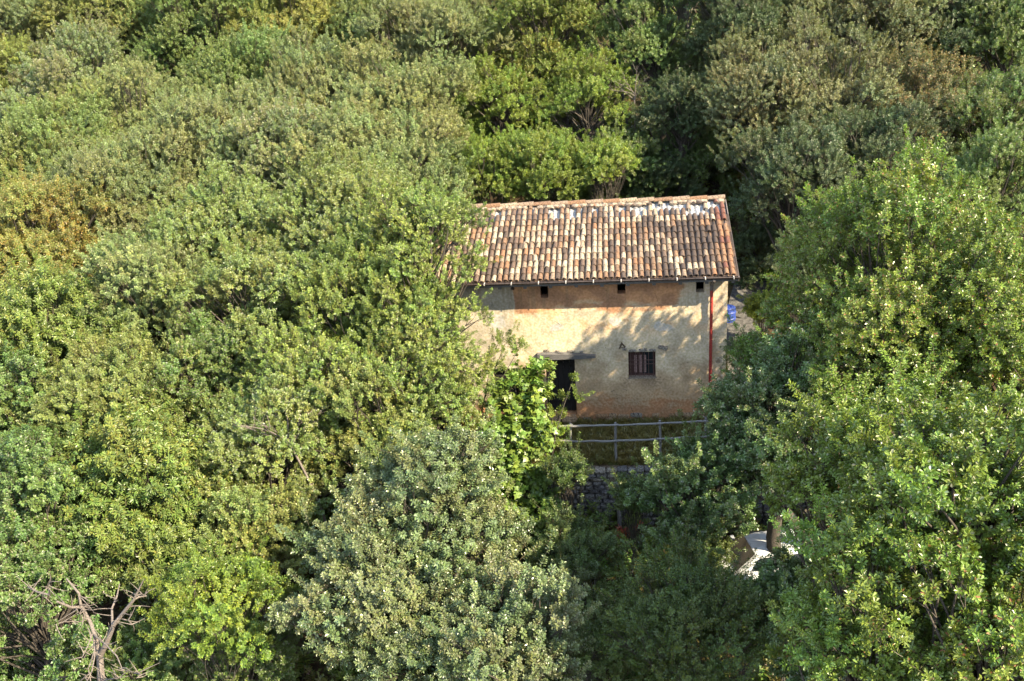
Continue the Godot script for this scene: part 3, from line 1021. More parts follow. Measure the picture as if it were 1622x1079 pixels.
# ---------------------------------------------------------------- things round the house
func build_yard() -> void:
	# stone wall that holds up the terrace
	var wall := thing("retaining_wall", "grey dry-stone retaining wall under the terrace, half hidden by bushes", "stone wall", Vector3(-3, -2.45, 3.05))
	var core := MB.new()
	core.box(at(Vector3(0, 1.05, -0.05)), Vector3(11.0, 2.1, 0.16))
	part("core", core.made(M.earth), wall)
	var shapes := []
	var parts := {}
	for k in 6:
		shapes.append(stone_shape(40 + k))
		for j in 3:
			parts[k * 3 + j] = shapes[k].made([M.stone, M.stone2, M.stone3][j])
	var rest := [MB.new(), MB.new(), MB.new()]
	var y := 0.05
	while y < 2.0:
		var hgt := rnd(0.13, 0.21)
		var x := -5.5 + rnd(0, 0.2)
		while x < 5.4:
			var w := rnd(0.2, 0.46)
			var t := Transform3D(Basis(Vector3.BACK, rnd(-0.07, 0.07)).scaled(Vector3(w * 1.03, hgt * rnd(0.95, 1.1), 0.3)), Vector3(x + w / 2, y + hgt / 2 + rnd(-0.015, 0.015), 0.08 + rnd(-0.04, 0.04)))
			var k := rng.randi() % 6
			var j := rng.randi() % 3
			if x > -3.7 and x < 1.6:
				part("stone", parts[k * 3 + j], wall, t)
			else:
				rest[j].add(shapes[k], t)
			x += w
		y += hgt
	var am := ArrayMesh.new()
	for j in 3:
		rest[j].into(am, [M.stone, M.stone2, M.stone3][j])
	part("outer_stones", am, wall).set_meta("kind", "stuff")
	# fence
	var fence := thing("wooden_fence", "grey weathered two-rail wooden fence along the terrace edge", "fence", Vector3(-3, 0, 2.65))
	var posts := [Vector3(-6.5, 0, 2.75), Vector3(-5.07, 0, 2.74), Vector3(-3.66, 0, 2.72), Vector3(-2.28, 0, 2.62), Vector3(-0.85, 0, 2.5)]
	for p in posts:
		var m := MB.new()
		var q: Vector3 = p - Vector3(3, 0, 2.65) * Vector3(-1, 0, 1)
		m.tube([q - Vector3(0, 0.5, 0), q + Vector3(rnd(-0.02, 0.02), 0.5, 0), q + Vector3(rnd(-0.02, 0.02), 1.05, 0.0)], [0.043, 0.04, 0.037], 8)
		part("post", m.made(M.wood), fence)
	for y2 in [0.99, 0.45]:
		for k in posts.size() - 1:
			var m := MB.new()
			var a: Vector3 = posts[k] - Vector3(3, 0, 2.65) * Vector3(-1, 0, 1) + Vector3(-0.1, y2 + rnd(-0.02, 0.02), 0.08)
			var b: Vector3 = posts[k + 1] - Vector3(3, 0, 2.65) * Vector3(-1, 0, 1) + Vector3(0.1, y2 + rnd(-0.02, 0.02), 0.08)
			var pts := []
			var rad := []
			for i in 7:
				pts.append(a.lerp(b, i / 6.0) + Vector3(0, rnd(-0.018, 0.018), rnd(-0.015, 0.015)))
				rad.append(rnd(0.028, 0.04))
			m.tube(pts, rad, 8)
			part("rail", m.made(M.wood), fence)
	# leaning post in the yard, red creeper at its foot
	var post := MB.new()
	post.tube([Vector3(0, -0.2, 0), Vector3(-0.03, 0.8, 0.1), Vector3(-0.09, 2.0, 0.2)], [0.068, 0.065, 0.06], 8)
	var pm := part("timber_post", post.made(M.wood), self, at(Vector3(-3.56, -2.4, 3.68)))
	tag(pm, "grey timber post standing alone below the fence against the stone wall", "post")
	var red := thing("red_creeper", "small red-leaved creeper at the foot of the grey timber post", "plant", Vector3(-3.5, -2.42, 3.95))
	var st := MB.new()
	for k in 5:
		bough(st, Vector3.ZERO, Vector3(rnd(-0.2, 0.2), rnd(0.2, 0.4), rnd(-0.1, 0.25)), 0.012, 0.004, 0.05, 4, 3)
	part("stem", st.made(M.bark), red)
	foliage(red, "red", [[Vector3(0.0, 0.28, 0.1), 0.2], [Vector3(0.06, 0.1, 0.2), 0.18]], Vector3(0, 0.1, 0))
	# flat grey stone lying behind the fence
	var slab := part("stone_slab", stone_shape(77).made(M.stone3), self, Transform3D(Basis(Vector3.UP, 0.3).scaled(Vector3(0.32, 0.2, 0.25)), Vector3(-1.3, -0.2, 2.15)))
	tag(slab, "small grey stone lying in the grass behind the right fence rails", "stone")
	# blue barrel
	var bar := thing("plastic_barrel", "blue plastic barrel standing behind the right corner of the house", "barrel", Vector3(0.64, ground(0.64, -5.4) - 0.12, -5.4))
	var prof := [[0.0, 0.0], [0.25, 0.0], [0.28, 0.04], [0.285, 0.2], [0.3, 0.22], [0.3, 0.26], [0.285, 0.28], [0.285, 0.44], [0.3, 0.46], [0.3, 0.5], [0.28, 0.54], [0.27, 0.66], [0.24, 0.69], [0.0, 0.69]]
	var bm := MB.new()
	for i in prof.size() - 1:
		for k in 24:
			var q := []
			for e in [[i, k], [i + 1, k], [i + 1, k + 1], [i, k + 1]]:
				var a: float = -TAU * e[1] / 24
				q.append(Vector3(cos(a) * prof[e[0]][0], prof[e[0]][1], sin(a) * prof[e[0]][0]))
			bm.quad(q[0], q[1], q[2], q[3])
	part("drum", bm.made(M.blue), bar)
	for s in [-1.0, 1.0]:
		var b := MB.new()
		b.tube([Vector3(0.13 * s, 0.685, 0), Vector3(0.13 * s, 0.72, 0)], [0.045, 0.045], 12)
		part("bung", b.made(M.blue), bar)

func loft(m: MB, secs: Array) -> void:
	# secs: [x, [Vector2(z, y), ...]] rings joined along x
	for i in secs.size() - 1:
		var a: Array = secs[i][1]
		var b: Array = secs[i + 1][1]
		for k in a.size():
			var k2 := (k + 1) % a.size()
			m.quad(Vector3(secs[i][0], a[k].y, a[k].x), Vector3(secs[i + 1][0], b[k].y, b[k].x), Vector3(secs[i + 1][0], b[k2].y, b[k2].x), Vector3(secs[i][0], a[k2].y, a[k2].x))
	for e in [0, secs.size() - 1]:
		var r: Array = secs[e][1]
		for k in range(1, r.size() - 1):
			m.tri(Vector3(secs[e][0], r[0].y, r[0].x), Vector3(secs[e][0], r[k].y, r[k].x), Vector3(secs[e][0], r[k + 1].y, r[k + 1].x))

func build_car() -> void:
	var p := Vector3(0.45, ground(0.45, 6.0), 6.0)
	var car := thing("parked_car", "white car parked below the terrace, mostly hidden under oak branches", "car", p)
	car.rotation.y = 0.22
	var ring := func(half: float, low: float, high: float, tuck: float) -> Array:
		var out := []
		for q in [[-1.0, 0.0], [-1.02, 0.35], [-0.99, 0.62], [-0.9, 0.86], [-0.72, 0.96], [-0.4, 1.0], [0.4, 1.0], [0.72, 0.96], [0.9, 0.86], [0.99, 0.62], [1.02, 0.35], [1.0, 0.0]]:
			out.append(Vector2(q[0] * half * (1.0 - tuck * q[1]), lerpf(low, high, q[1])))
		return out
	var m := MB.new()
	loft(m, [[-1.86, ring.call(0.52, 0.34, 0.6, 0.05)], [-1.78, ring.call(0.7, 0.24, 0.7, 0.05)], [-1.6, ring.call(0.79, 0.2, 0.78, 0.05)], [-1.2, ring.call(0.82, 0.2, 0.88, 0.06)], [-0.8, ring.call(0.83, 0.2, 0.95, 0.07)], [0.0, ring.call(0.84, 0.2, 0.98, 0.07)], [1.1, ring.call(0.83, 0.2, 0.99, 0.07)], [1.6, ring.call(0.79, 0.24, 0.95, 0.06)], [1.8, ring.call(0.7, 0.3, 0.85, 0.06)]])
	part("body", m.made(M.white), car)
	var c := MB.new()
	loft(c, [[-0.95, ring.call(0.7, 0.86, 0.9, 0.02)], [-0.35, ring.call(0.7, 0.88, 1.36, 0.16)], [0.0, ring.call(0.71, 0.88, 1.45, 0.2)], [0.7, ring.call(0.71, 0.88, 1.46, 0.2)], [1.25, ring.call(0.69, 0.88, 1.38, 0.18)], [1.62, ring.call(0.66, 0.86, 0.98, 0.06)]])
	part("cabin", c.made(M.white), car)
	var ws := MB.new()
	ws.quad(Vector3(-0.93, 0.935, -0.6), Vector3(-0.93, 0.935, 0.6), Vector3(-0.36, 1.365, 0.5), Vector3(-0.36, 1.365, -0.5))
	part("windscreen", ws.made(M.glass), car, at(Vector3(-0.02, 0.015, 0)))
	for s in [-1.0, 1.0]:
		for q in [[-0.55, 0.3], [0.36, 1.2]]:
			var sw := MB.new()
			sw.quad(Vector3(q[0], 0.98, s * 0.715), Vector3(q[1], 0.98, s * 0.715), Vector3(q[1] - 0.06, 1.33, s * 0.635), Vector3(q[0] + 0.3 * (1.0 if q[0] < 0 else 0.0), 1.33, s * 0.635))
			part("side_window", sw.made(M.glass), car, at(Vector3(0, 0, s * 0.012)))
		var hl := MB.new()
		hl.add(stone_shape(3), Transform3D(Basis().scaled(Vector3(0.3, 0.15, 0.24)), Vector3(-1.63, 0.68, s * 0.58)))
		part("headlight", hl.made(M.lamp), car)
		var mi := MB.new()
		mi.add(stone_shape(5), Transform3D(Basis().scaled(Vector3(0.12, 0.13, 0.2)), Vector3(-0.55, 1.0, s * 0.9)))
		part("mirror", mi.made(M.white), car)
		for x in [-1.15, 1.15]:
			var ty := MB.new()
			ty.tube([Vector3(x, 0.3, s * 0.68), Vector3(x, 0.3, s * 0.7), Vector3(x, 0.3, s * 0.84), Vector3(x, 0.3, s * 0.87)], [0.27, 0.3, 0.3, 0.27], 20)
			var wheel := part("wheel", ty.made(M.rubber), car)
			var ri := MB.new()
			ri.tube([Vector3(x, 0.3, s * 0.8), Vector3(x, 0.3, s * 0.876)], [0.19, 0.18], 16)
			part("rim", ri.made(M.metal), wheel)
	var bp := MB.new()
	loft(bp, [[-1.9, ring.call(0.6, 0.26, 0.44, 0.02)], [-1.7, ring.call(0.8, 0.22, 0.46, 0.02)]])
	part("bumper", bp.made(M.white), car)
	var wi := MB.new()
	for s in [[-0.45, 0.1], [0.05, 0.55]]:
		wi.tube([Vector3(-0.97, 0.94, s[0]), Vector3(-0.72, 1.13, s[1])], [0.01, 0.007], 5)
	part("wipers", wi.made(M.rubber), car)

func build_trees() -> void:
	plant("oak_tree", "pale", Vector3(-35.05, 12.17, -22.49), 3.51, "pale grey-green oak filling the top left corner of the wood", "oaks in the wood left of the house")
	plant("oak_tree", "olive", Vector3(-29.68, 12.06, -22.19), 3.38, "mid-green oak at the top edge, second from the top left corner", "oaks in the wood left of the house")
	plant("oak_tree", "green", Vector3(-24.19, 11.45, -20.49), 3.40, "green oak with a few rusty brown sprays near the top edge", "oaks in the wood left of the house")
	plant("hornbeam_tree", "yellow", Vector3(-19.18, 11.48, -20.53), 3.10, "tree with bright yellow sprays at the top edge of the wood", "oaks in the wood left of the house")
	plant("oak_tree", "olive", Vector3(-14.98, 10.94, -19.08), 2.83, "small green oak at the top edge, right of the yellow-sprayed tree", "oaks in the wood left of the house")
	plant("oak_tree", "pale", Vector3(-11.81, 10.03, -16.58), 3.03, "pale green oak with a dark hole beside it, left of the lime thicket", "oaks in the wood left of the house")
	plant("hornbeam_tree", "yellow", Vector3(-31.62, 9.20, -14.23), 2.55, "yellowish tree at the left edge, high in the wood", "oaks in the wood left of the house")
	plant("oak_tree", "pale", Vector3(-28.43, 9.20, -14.19), 3.20, "pale grey oak right of the yellowish tree at the left edge", "oaks in the wood left of the house")
	plant("oak_tree", "green", Vector3(-20.16, 9.22, -14.25), 2.97, "deep green oak above the dark gap in the upper wood", "oaks in the wood left of the house")
	plant("oak_tree", "pale", Vector3(-15.88, 8.32, -11.78), 3.28, "broad pale grey-green oak in the upper wood below the yellow-sprayed tree", "oaks in the wood left of the house")
	plant("oak_tree", "pale", Vector3(-12.45, 8.11, -10.65), 2.87, "pale oak between the broad pale oak and the lime thicket", "oaks in the wood left of the house")
	plant("oak_tree", "pale", Vector3(-24.02, 8.12, -11.22), 2.69, "grey oak left of the dark gap in the upper wood", "oaks in the wood left of the house")
	plant("oak_tree", "pale", Vector3(-20.20, 7.41, -9.27), 3.17, "rounded pale grey oak right below the dark gap in the upper wood", "oaks in the wood left of the house")
	plant("oak_tree", "olive", Vector3(-27.04, 6.94, -7.94), 3.15, "grey-green oak at the left edge above the orange-tinged tree", "oaks in the wood left of the house")
	plant("oak_tree", "pale", Vector3(-16.51, 6.84, -7.68), 3.04, "pale grey-green oak in the middle of the upper left wood", "oaks in the wood left of the house")
	plant("oak_tree", "pale", Vector3(-12.75, 6.62, -5.93), 3.16, "large pale oak whose crown reaches towards the roof ridge", "oaks in the wood left of the house")
	plant("chestnut_tree", "orange", Vector3(-24.25, 5.25, -2.05), 2.75, "orange-tinged yellow tree at the left edge of the wood", "oaks in the wood left of the house")
	plant("oak_tree", "pale", Vector3(-22.29, 6.11, -5.45), 3.09, "grey-green oak between the orange-tinged tree and the olive oak", "oaks in the wood left of the house")
	plant("oak_tree", "olive", Vector3(-17.30, 5.47, -2.14), 2.82, "olive oak at the centre of the left wood, thin crown with dark gaps", "oaks in the wood left of the house")
	plant("oak_tree", "olive", Vector3(-12.60, 5.60, -0.60), 3.02, "wide olive oak left of the roof, a dry brown spray on its crown", "oaks in the wood left of the house")
	plant("oak_tree", "oliveb", Vector3(-9.32, 6.77, 2.16), 1.84, "yellow-green oak whose crown overhangs the left end of the tiled roof", "oaks in the wood left of the house")
	plant("chestnut_tree", "chestnut", Vector3(-21.37, 4.01, 2.99), 2.57, "yellow-green chestnut at the left edge below the orange-tinged tree", "oaks in the wood left of the house")
	plant("oak_tree", "pale", Vector3(-18.56, 4.62, 1.44), 2.47, "pale grey-green oak right of the yellow-green chestnut at the left edge", "oaks in the wood left of the house")
	plant("oak_tree", "olive", Vector3(-14.80, 4.31, 2.25), 2.50, "green oak standing left of the dark trunk gap in the wood", "oaks in the wood left of the house")
	plant("oak_tree", "oliveb", Vector3(-10.96, 4.46, 2.85), 2.31, "bright olive oak right of the dark trunk gap, left of the house wall", "oaks in the wood left of the house")
	plant("oak_tree", "oliveb", Vector3(-9.48, 4.77, 3.68), 1.70, "leafy oak hanging over the left part of the plastered wall", "oaks in the wood left of the house")
	plant("round_leaved_tree", "round", Vector3(-20.90, 2.95, 5.73), 2.24, "blue-green round-leaved tree at the left edge, halfway down", "oaks in the wood left of the house")
	plant("hornbeam_tree", "olive", Vector3(-18.09, 3.05, 5.38), 2.34, "yellow-green tree right of the blue-green round-leaved tree", "oaks in the wood left of the house")
	plant("oak_tree", "green", Vector3(-15.63, 3.30, 3.82), 2.21, "darker green oak above the bare grey twigs in the wood", "oaks in the wood left of the house")
	plant("oak_tree", "oliveb", Vector3(-12.44, 3.18, 4.57), 2.24, "green oak below the dark trunk gap, bare grey twigs at its foot", "oaks in the wood left of the house")
	plant("oak_tree", "oliveb", Vector3(-9.89, 3.35, 5.21), 1.75, "light green oak with white wall showing through its crown", "oaks in the wood left of the house")
	plant("chestnut_tree", "chestnut", Vector3(-16.10, 1.96, 8.50), 2.28, "yellow-green chestnut with star-shaped leaf rosettes in the lower left wood", "oaks in the wood left of the house")
	plant("round_leaved_tree", "round", Vector3(-18.51, 2.09, 9.89), 1.95, "green round-leaved tree at the left edge above the dead tree", "oaks in the wood left of the house")
	plant("oak_tree", "olive", Vector3(-13.50, 1.99, 6.57), 2.41, "broad olive oak in the lower left wood, above the lime shrub", "oaks in the wood left of the house")
	plant("oak_tree", "olive", Vector3(-10.65, 2.13, 5.77), 2.07, "olive oak just behind the silver-leaved trees", "oaks in the wood left of the house")
	plant("oak_tree", "olive", Vector3(-13.23, 0.94, 8.90), 1.62, "small olive oak at the left side of the silver-leaved trees", "oaks in the wood left of the house")
	plant("chestnut_tree", "chestnut", Vector3(-15.37, 0.90, 9.84), 1.46, "small bright green tree right of the dead tree's branches", "oaks in the wood left of the house")
	plant("lime_green_shrub", "lime", Vector3(-12.86, 1.27, 12.16), 1.44, "bright lime-green shrub between the dead tree and the silver-leaved trees", "")
	plant("round_leaved_tree", "round", Vector3(-17.80, 0.81, 11.55), 1.95, "green round-leaved tree in the bottom left corner behind the dead tree", "oaks in the wood left of the house")
	plant("oak_tree", "green", Vector3(-12.60, -0.85, 11.76), 1.24, "dark green bush at the bottom edge left of the silver-leaved trees", "")
	plant("oak_tree", "green", Vector3(-15.02, -1.05, 11.72), 1.18, "dark green bush at the bottom edge right of the dead trunk", "")
	plant("silver_leaved_tree", "silver", Vector3(-9.34, 1.38, 11.67), 1.91, "left one of the silver-leaved trees in the foreground", "trees in front of the house")
	plant("silver_leaved_tree", "silver", Vector3(-8.14, 1.84, 10.17), 2.02, "middle silver-leaved tree in the foreground, reaching up to the fig tree", "trees in front of the house")
	plant("silver_leaved_tree", "silver", Vector3(-6.11, 0.45, 12.75), 1.77, "lower right silver-leaved tree at the bottom edge beside the shaded yard", "trees in front of the house")
	plant("silver_leaved_tree", "silver", Vector3(-7.96, 0.43, 12.77), 1.82, "silver-leaved tree at the bottom edge, in the middle of its row", "trees in front of the house")
	plant("lime_green_tree", "vine", Vector3(-6.39, 10.47, -17.77), 2.65, "yellow-green vine-covered tree arching at the top, above the lime thicket", "trees on the hillside behind the house")
	plant("lime_green_tree", "lime", Vector3(-8.70, 8.23, -14.29), 1.85, "lime-green tree in the thicket above the roof, left of the arching tree", "trees on the hillside behind the house")
	plant("lime_green_tree", "lime", Vector3(-4.72, 8.16, -13.56), 1.80, "lime-green tree in the thicket, below the arching vine-covered tree", "trees on the hillside behind the house")
	plant("oak_tree", "green", Vector3(-1.88, 10.11, -16.22), 2.10, "round green tree at the top, right of the arching vine-covered tree", "trees on the hillside behind the house")
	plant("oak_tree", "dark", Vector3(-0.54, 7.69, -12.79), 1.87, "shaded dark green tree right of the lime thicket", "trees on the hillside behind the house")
	plant("lime_green_shrub", "lime", Vector3(-10.77, 6.55, -14.63), 1.84, "lime-green shrub beside the pale oak, above the roof's left end", "trees on the hillside behind the house")
	plant("lime_green_shrub", "lime", Vector3(-6.47, 6.26, -9.25), 1.94, "sunlit lime-green shrub directly behind the roof ridge", "trees on the hillside behind the house")
	plant("lime_green_shrub", "lime", Vector3(-8.64, 6.09, -8.90), 1.57, "lime-green shrub behind the left part of the roof ridge", "trees on the hillside behind the house")
	plant("green_shrub", "green", Vector3(-3.28, 5.27, -12.51), 2.03, "half-shaded green shrub behind the right part of the roof ridge", "trees on the hillside behind the house")
	plant("oak_tree", "dark", Vector3(1.88, 10.45, -14.92), 2.30, "dark green oak at the top edge with pale slender trunks beside it", "trees on the slope right of the house")
	plant("oak_tree", "greyolive", Vector3(4.86, 10.32, -15.95), 2.57, "grey-olive oak at the top edge, right of the pale slender trunks", "trees on the slope right of the house")
	plant("oak_tree", "greyolive", Vector3(8.07, 10.08, -15.26), 2.43, "grey-olive oak at the top edge above the rust-tinged tree", "trees on the slope right of the house")
	plant("oak_tree", "dark", Vector3(11.32, 10.25, -15.74), 2.43, "dark oak at the top edge near the top right corner", "trees on the slope right of the house")
	plant("oak_tree", "green", Vector3(13.04, 9.67, -14.18), 2.21, "green oak in the top right corner of the wood", "trees on the slope right of the house")
	plant("oak_tree", "greyolive", Vector3(2.09, 7.94, -10.71), 2.54, "sunlit grey-olive oak rising behind the roof's right end", "trees on the slope right of the house")
	plant("oak_tree", "greyolive", Vector3(5.01, 8.10, -11.14), 2.81, "grey-olive oak in the upper right wood, left of the rust-tinged tree", "trees on the slope right of the house")
	plant("hornbeam_tree", "rust", Vector3(8.23, 7.58, -9.74), 2.45, "rust-tinged tree with brown leaf sprays in the upper right wood", "trees on the slope right of the house")
	plant("oak_tree", "green", Vector3(10.88, 7.26, -8.84), 2.39, "fresh green oak at the right edge, right of the rust-tinged tree", "trees on the slope right of the house")
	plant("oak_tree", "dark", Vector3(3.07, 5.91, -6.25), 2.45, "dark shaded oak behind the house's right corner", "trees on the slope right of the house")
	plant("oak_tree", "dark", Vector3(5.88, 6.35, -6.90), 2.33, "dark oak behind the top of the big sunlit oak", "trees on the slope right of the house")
	plant("oak_tree", "green", Vector3(9.47, 5.88, -4.53), 2.17, "green oak at the right edge behind the big sunlit oak", "trees on the slope right of the house")
	plant("oak_tree", "big", Vector3(4.14, 4.77, 5.26), 3.43, "biggest oak, sunlit bright green, right of the house", "trees in front of the house")
	plant("oak_tree", "big", Vector3(6.74, 4.71, 6.16), 2.51, "bright oak cut by the right edge beside the biggest oak", "trees in front of the house")
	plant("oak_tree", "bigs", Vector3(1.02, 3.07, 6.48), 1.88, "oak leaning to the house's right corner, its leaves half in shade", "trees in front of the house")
	plant("oak_tree", "big", Vector3(1.46, 4.10, 11.45), 1.75, "glossy green oak hanging over the white car", "trees in front of the house")
	plant("oak_tree", "big", Vector3(2.74, 5.47, 14.32), 2.35, "glossy green oak at the right edge below the biggest oak", "trees in front of the house")
	plant("oak_tree", "big", Vector3(0.92, 3.66, 15.53), 1.63, "glossy oak at the bottom edge, lower right", "trees in front of the house")
	plant("oak_tree", "big", Vector3(2.50, 4.08, 16.47), 1.62, "glossy oak in the bottom right corner", "trees in front of the house")
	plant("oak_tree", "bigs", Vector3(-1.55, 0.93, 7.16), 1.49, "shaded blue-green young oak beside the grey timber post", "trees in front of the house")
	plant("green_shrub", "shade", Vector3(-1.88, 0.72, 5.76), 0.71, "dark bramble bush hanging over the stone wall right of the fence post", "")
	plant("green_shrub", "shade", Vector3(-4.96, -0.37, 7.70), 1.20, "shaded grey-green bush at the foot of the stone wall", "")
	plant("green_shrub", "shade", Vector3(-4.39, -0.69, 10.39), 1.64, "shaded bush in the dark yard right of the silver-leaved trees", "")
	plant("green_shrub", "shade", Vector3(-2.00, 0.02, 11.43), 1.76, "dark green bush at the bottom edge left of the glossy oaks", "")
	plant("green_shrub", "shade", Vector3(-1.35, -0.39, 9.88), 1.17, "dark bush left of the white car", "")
	plant("oak_tree", "olive", Vector3(-38.37, 14.46, -28.84), 3.65, "grey-green oak cut off by the top edge in the left corner", "oaks in the wood left of the house")
	plant("oak_tree", "pale", Vector3(-32.40, 14.45, -28.83), 3.61, "pale oak cut off by the top edge, second from the left corner", "oaks in the wood left of the house")
	plant("oak_tree", "green", Vector3(-26.52, 13.99, -27.51), 3.50, "dark oak cut off by the top edge above the green oak with rusty sprays", "oaks in the wood left of the house")
	plant("oak_tree", "olive", Vector3(-21.20, 13.86, -27.14), 3.44, "oak cut off by the top edge above the yellow-sprayed tree", "oaks in the wood left of the house")
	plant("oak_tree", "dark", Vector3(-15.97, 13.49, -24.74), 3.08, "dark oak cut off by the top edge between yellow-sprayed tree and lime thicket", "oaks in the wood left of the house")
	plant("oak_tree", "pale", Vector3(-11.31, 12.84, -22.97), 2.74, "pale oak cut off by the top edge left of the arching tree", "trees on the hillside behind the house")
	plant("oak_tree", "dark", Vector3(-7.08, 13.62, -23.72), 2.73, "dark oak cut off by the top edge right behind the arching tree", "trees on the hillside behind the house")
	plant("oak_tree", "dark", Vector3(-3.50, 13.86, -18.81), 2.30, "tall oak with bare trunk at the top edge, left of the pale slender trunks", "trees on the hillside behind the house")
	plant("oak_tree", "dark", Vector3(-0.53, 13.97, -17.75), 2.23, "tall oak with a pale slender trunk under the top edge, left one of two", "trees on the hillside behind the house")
	plant("oak_tree", "dark", Vector3(1.47, 13.15, -15.47), 2.13, "tall oak with a pale slender trunk under the top edge, right one of two", "trees on the slope right of the house")
	plant("oak_tree", "greyolive", Vector3(5.33, 12.30, -20.08), 2.50, "oak cut off by the top edge behind the grey-olive oak", "trees on the slope right of the house")
	plant("oak_tree", "greyolive", Vector3(8.95, 12.11, -19.57), 2.45, "oak cut off by the top edge above the rust-tinged tree's left side", "trees on the slope right of the house")
	plant("oak_tree", "dark", Vector3(12.51, 12.05, -19.34), 2.42, "dark oak cut off by the top edge left of the top right corner", "trees on the slope right of the house")
	plant("oak_tree", "dark", Vector3(14.70, 11.59, -18.05), 2.35, "dark oak cut off by the top right corner of the photo", "trees on the slope right of the house")
	plant("green_shrub", "shade", Vector3(0.50, 2.98, 2.20), 0.77, "dark shrub at the foot of the house's right corner, below the barrel", "")
	plant("lime_green_shrub", "lime", Vector3(1.67, 2.36, -3.15), 0.58, "small yellow-green shrub on the bank right of the blue barrel", "")
	plant("green_shrub", "bigs", Vector3(2.03, 3.00, 2.55), 0.75, "blue-green shrub between the stony path and the biggest oak", "")
	plant("green_shrub", "shade", Vector3(-5.03, 0.68, 5.08), 0.48, "bramble bush spilling over the terrace edge below the left fence rails", "")
	plant("green_shrub", "shade", Vector3(-3.13, 0.39, 6.06), 0.46, "bramble bush spilling over the terrace edge below the fence's middle post", "")
	plant("lime_green_tree", "vine", Vector3(-7.14, 8.65, -16.57), 2.17, "soft yellow-green growth filling the middle of the lime thicket", "trees on the hillside behind the house")
	plant("lime_green_shrub", "lime", Vector3(-11.68, 5.95, -13.55), 1.44, "lime-green shrub at the left border of the thicket beside the large pale oak", "")
	plant("green_shrub", "shade", Vector3(-1.31, -0.14, 8.13), 0.56, "small dark shrub in the shade left of the white car's visible panel", "")
	plant("oak_tree", "bigs", Vector3(-0.03, 2.27, 6.62), 1.41, "shaded oak lobe of leaves below the house's right corner, over the fence's right end", "trees in front of the house")
	plant("green_shrub", "bigs", Vector3(0.33, 0.70, 10.52), 0.92, "leafy shrub covering the rear of the white car", "")
	plant("green_shrub", "bigs", Vector3(-0.53, -0.48, 10.69), 0.60, "leafy shrub in front of the white car's nose", "")
	plant("green_shrub", "dark", Vector3(2.55, 4.18, -2.39), 0.97, "dark bush screening the trunk behind the stony path", "")
	plant("lime_green_shrub", "lime", Vector3(-4.15, 6.46, -9.08), 1.32, "lime-green shrub behind the roof ridge, right of the sunlit one", "")
	plant("lime_green_shrub", "vine", Vector3(-7.16, 6.81, -15.41), 1.46, "yellowish shrub in a hollow of the lime thicket above the roof", "")
	plant("green_shrub", "dark", Vector3(-1.52, 5.02, -12.08), 1.50, "dark shrub in the shade behind the right end of the ridge", "")
	plant("green_shrub", "shade", Vector3(0.51, 2.23, 3.07), 0.68, "dark bush hugging the foot of the house's right corner", "")
	plant("silver_leaved_tree", "silver", Vector3(-7.50, 3.45, 9.90), 1.06, "pointed top of silver leaves rising nearest the fig tree", "")
	plant("oak_tree", "oliveb", Vector3(-8.50, 2.67, 5.11), 0.99, "low oak between the fig tree and the light green oak, before the white wall", "trees in front of the house")
	plant("green_shrub", "dark", Vector3(2.13, 3.10, -7.89), 1.13, "dark bush in the shade beside the path, under the dark shaded oak", "")
	plant("green_shrub", "dark", Vector3(4.39, 3.35, -7.68), 1.36, "dark bush in the shade left of the biggest oak's top", "")
	plant("green_shrub", "green", Vector3(0.21, 5.45, -13.52), 1.40, "green bush in the shade above the roof's right end", "")
	plant("green_shrub", "dark", Vector3(1.46, 6.17, -15.24), 1.43, "dark bush under the sunlit grey-olive oak", "")
	plant("green_shrub", "round", Vector3(-17.70, -1.62, 11.04), 0.99, "round-leaved bush at the bottom edge around the dead trunk", "")
	plant("green_shrub", "round", Vector3(-19.28, -1.52, 11.30), 1.15, "round-leaved bush in the bottom left corner", "")
	plant("green_shrub", "bigs", Vector3(0.85, 0.07, 12.15), 0.98, "dark glossy bush at the bottom edge, right of the car", "")
	plant("green_shrub", "olive", Vector3(-9.60, 2.35, 5.82), 0.90, "olive bush at the foot of the white wall, left of the fig tree", "")
	plant("green_shrub", "green", Vector3(-27.62, 8.26, -20.51), 2.01, "dark green bush filling the dark gap in the upper wood", "")
	plant("green_shrub", "olive", Vector3(-17.62, 11.63, -29.32), 1.86, "olive bush at the top edge between two small oaks", "")

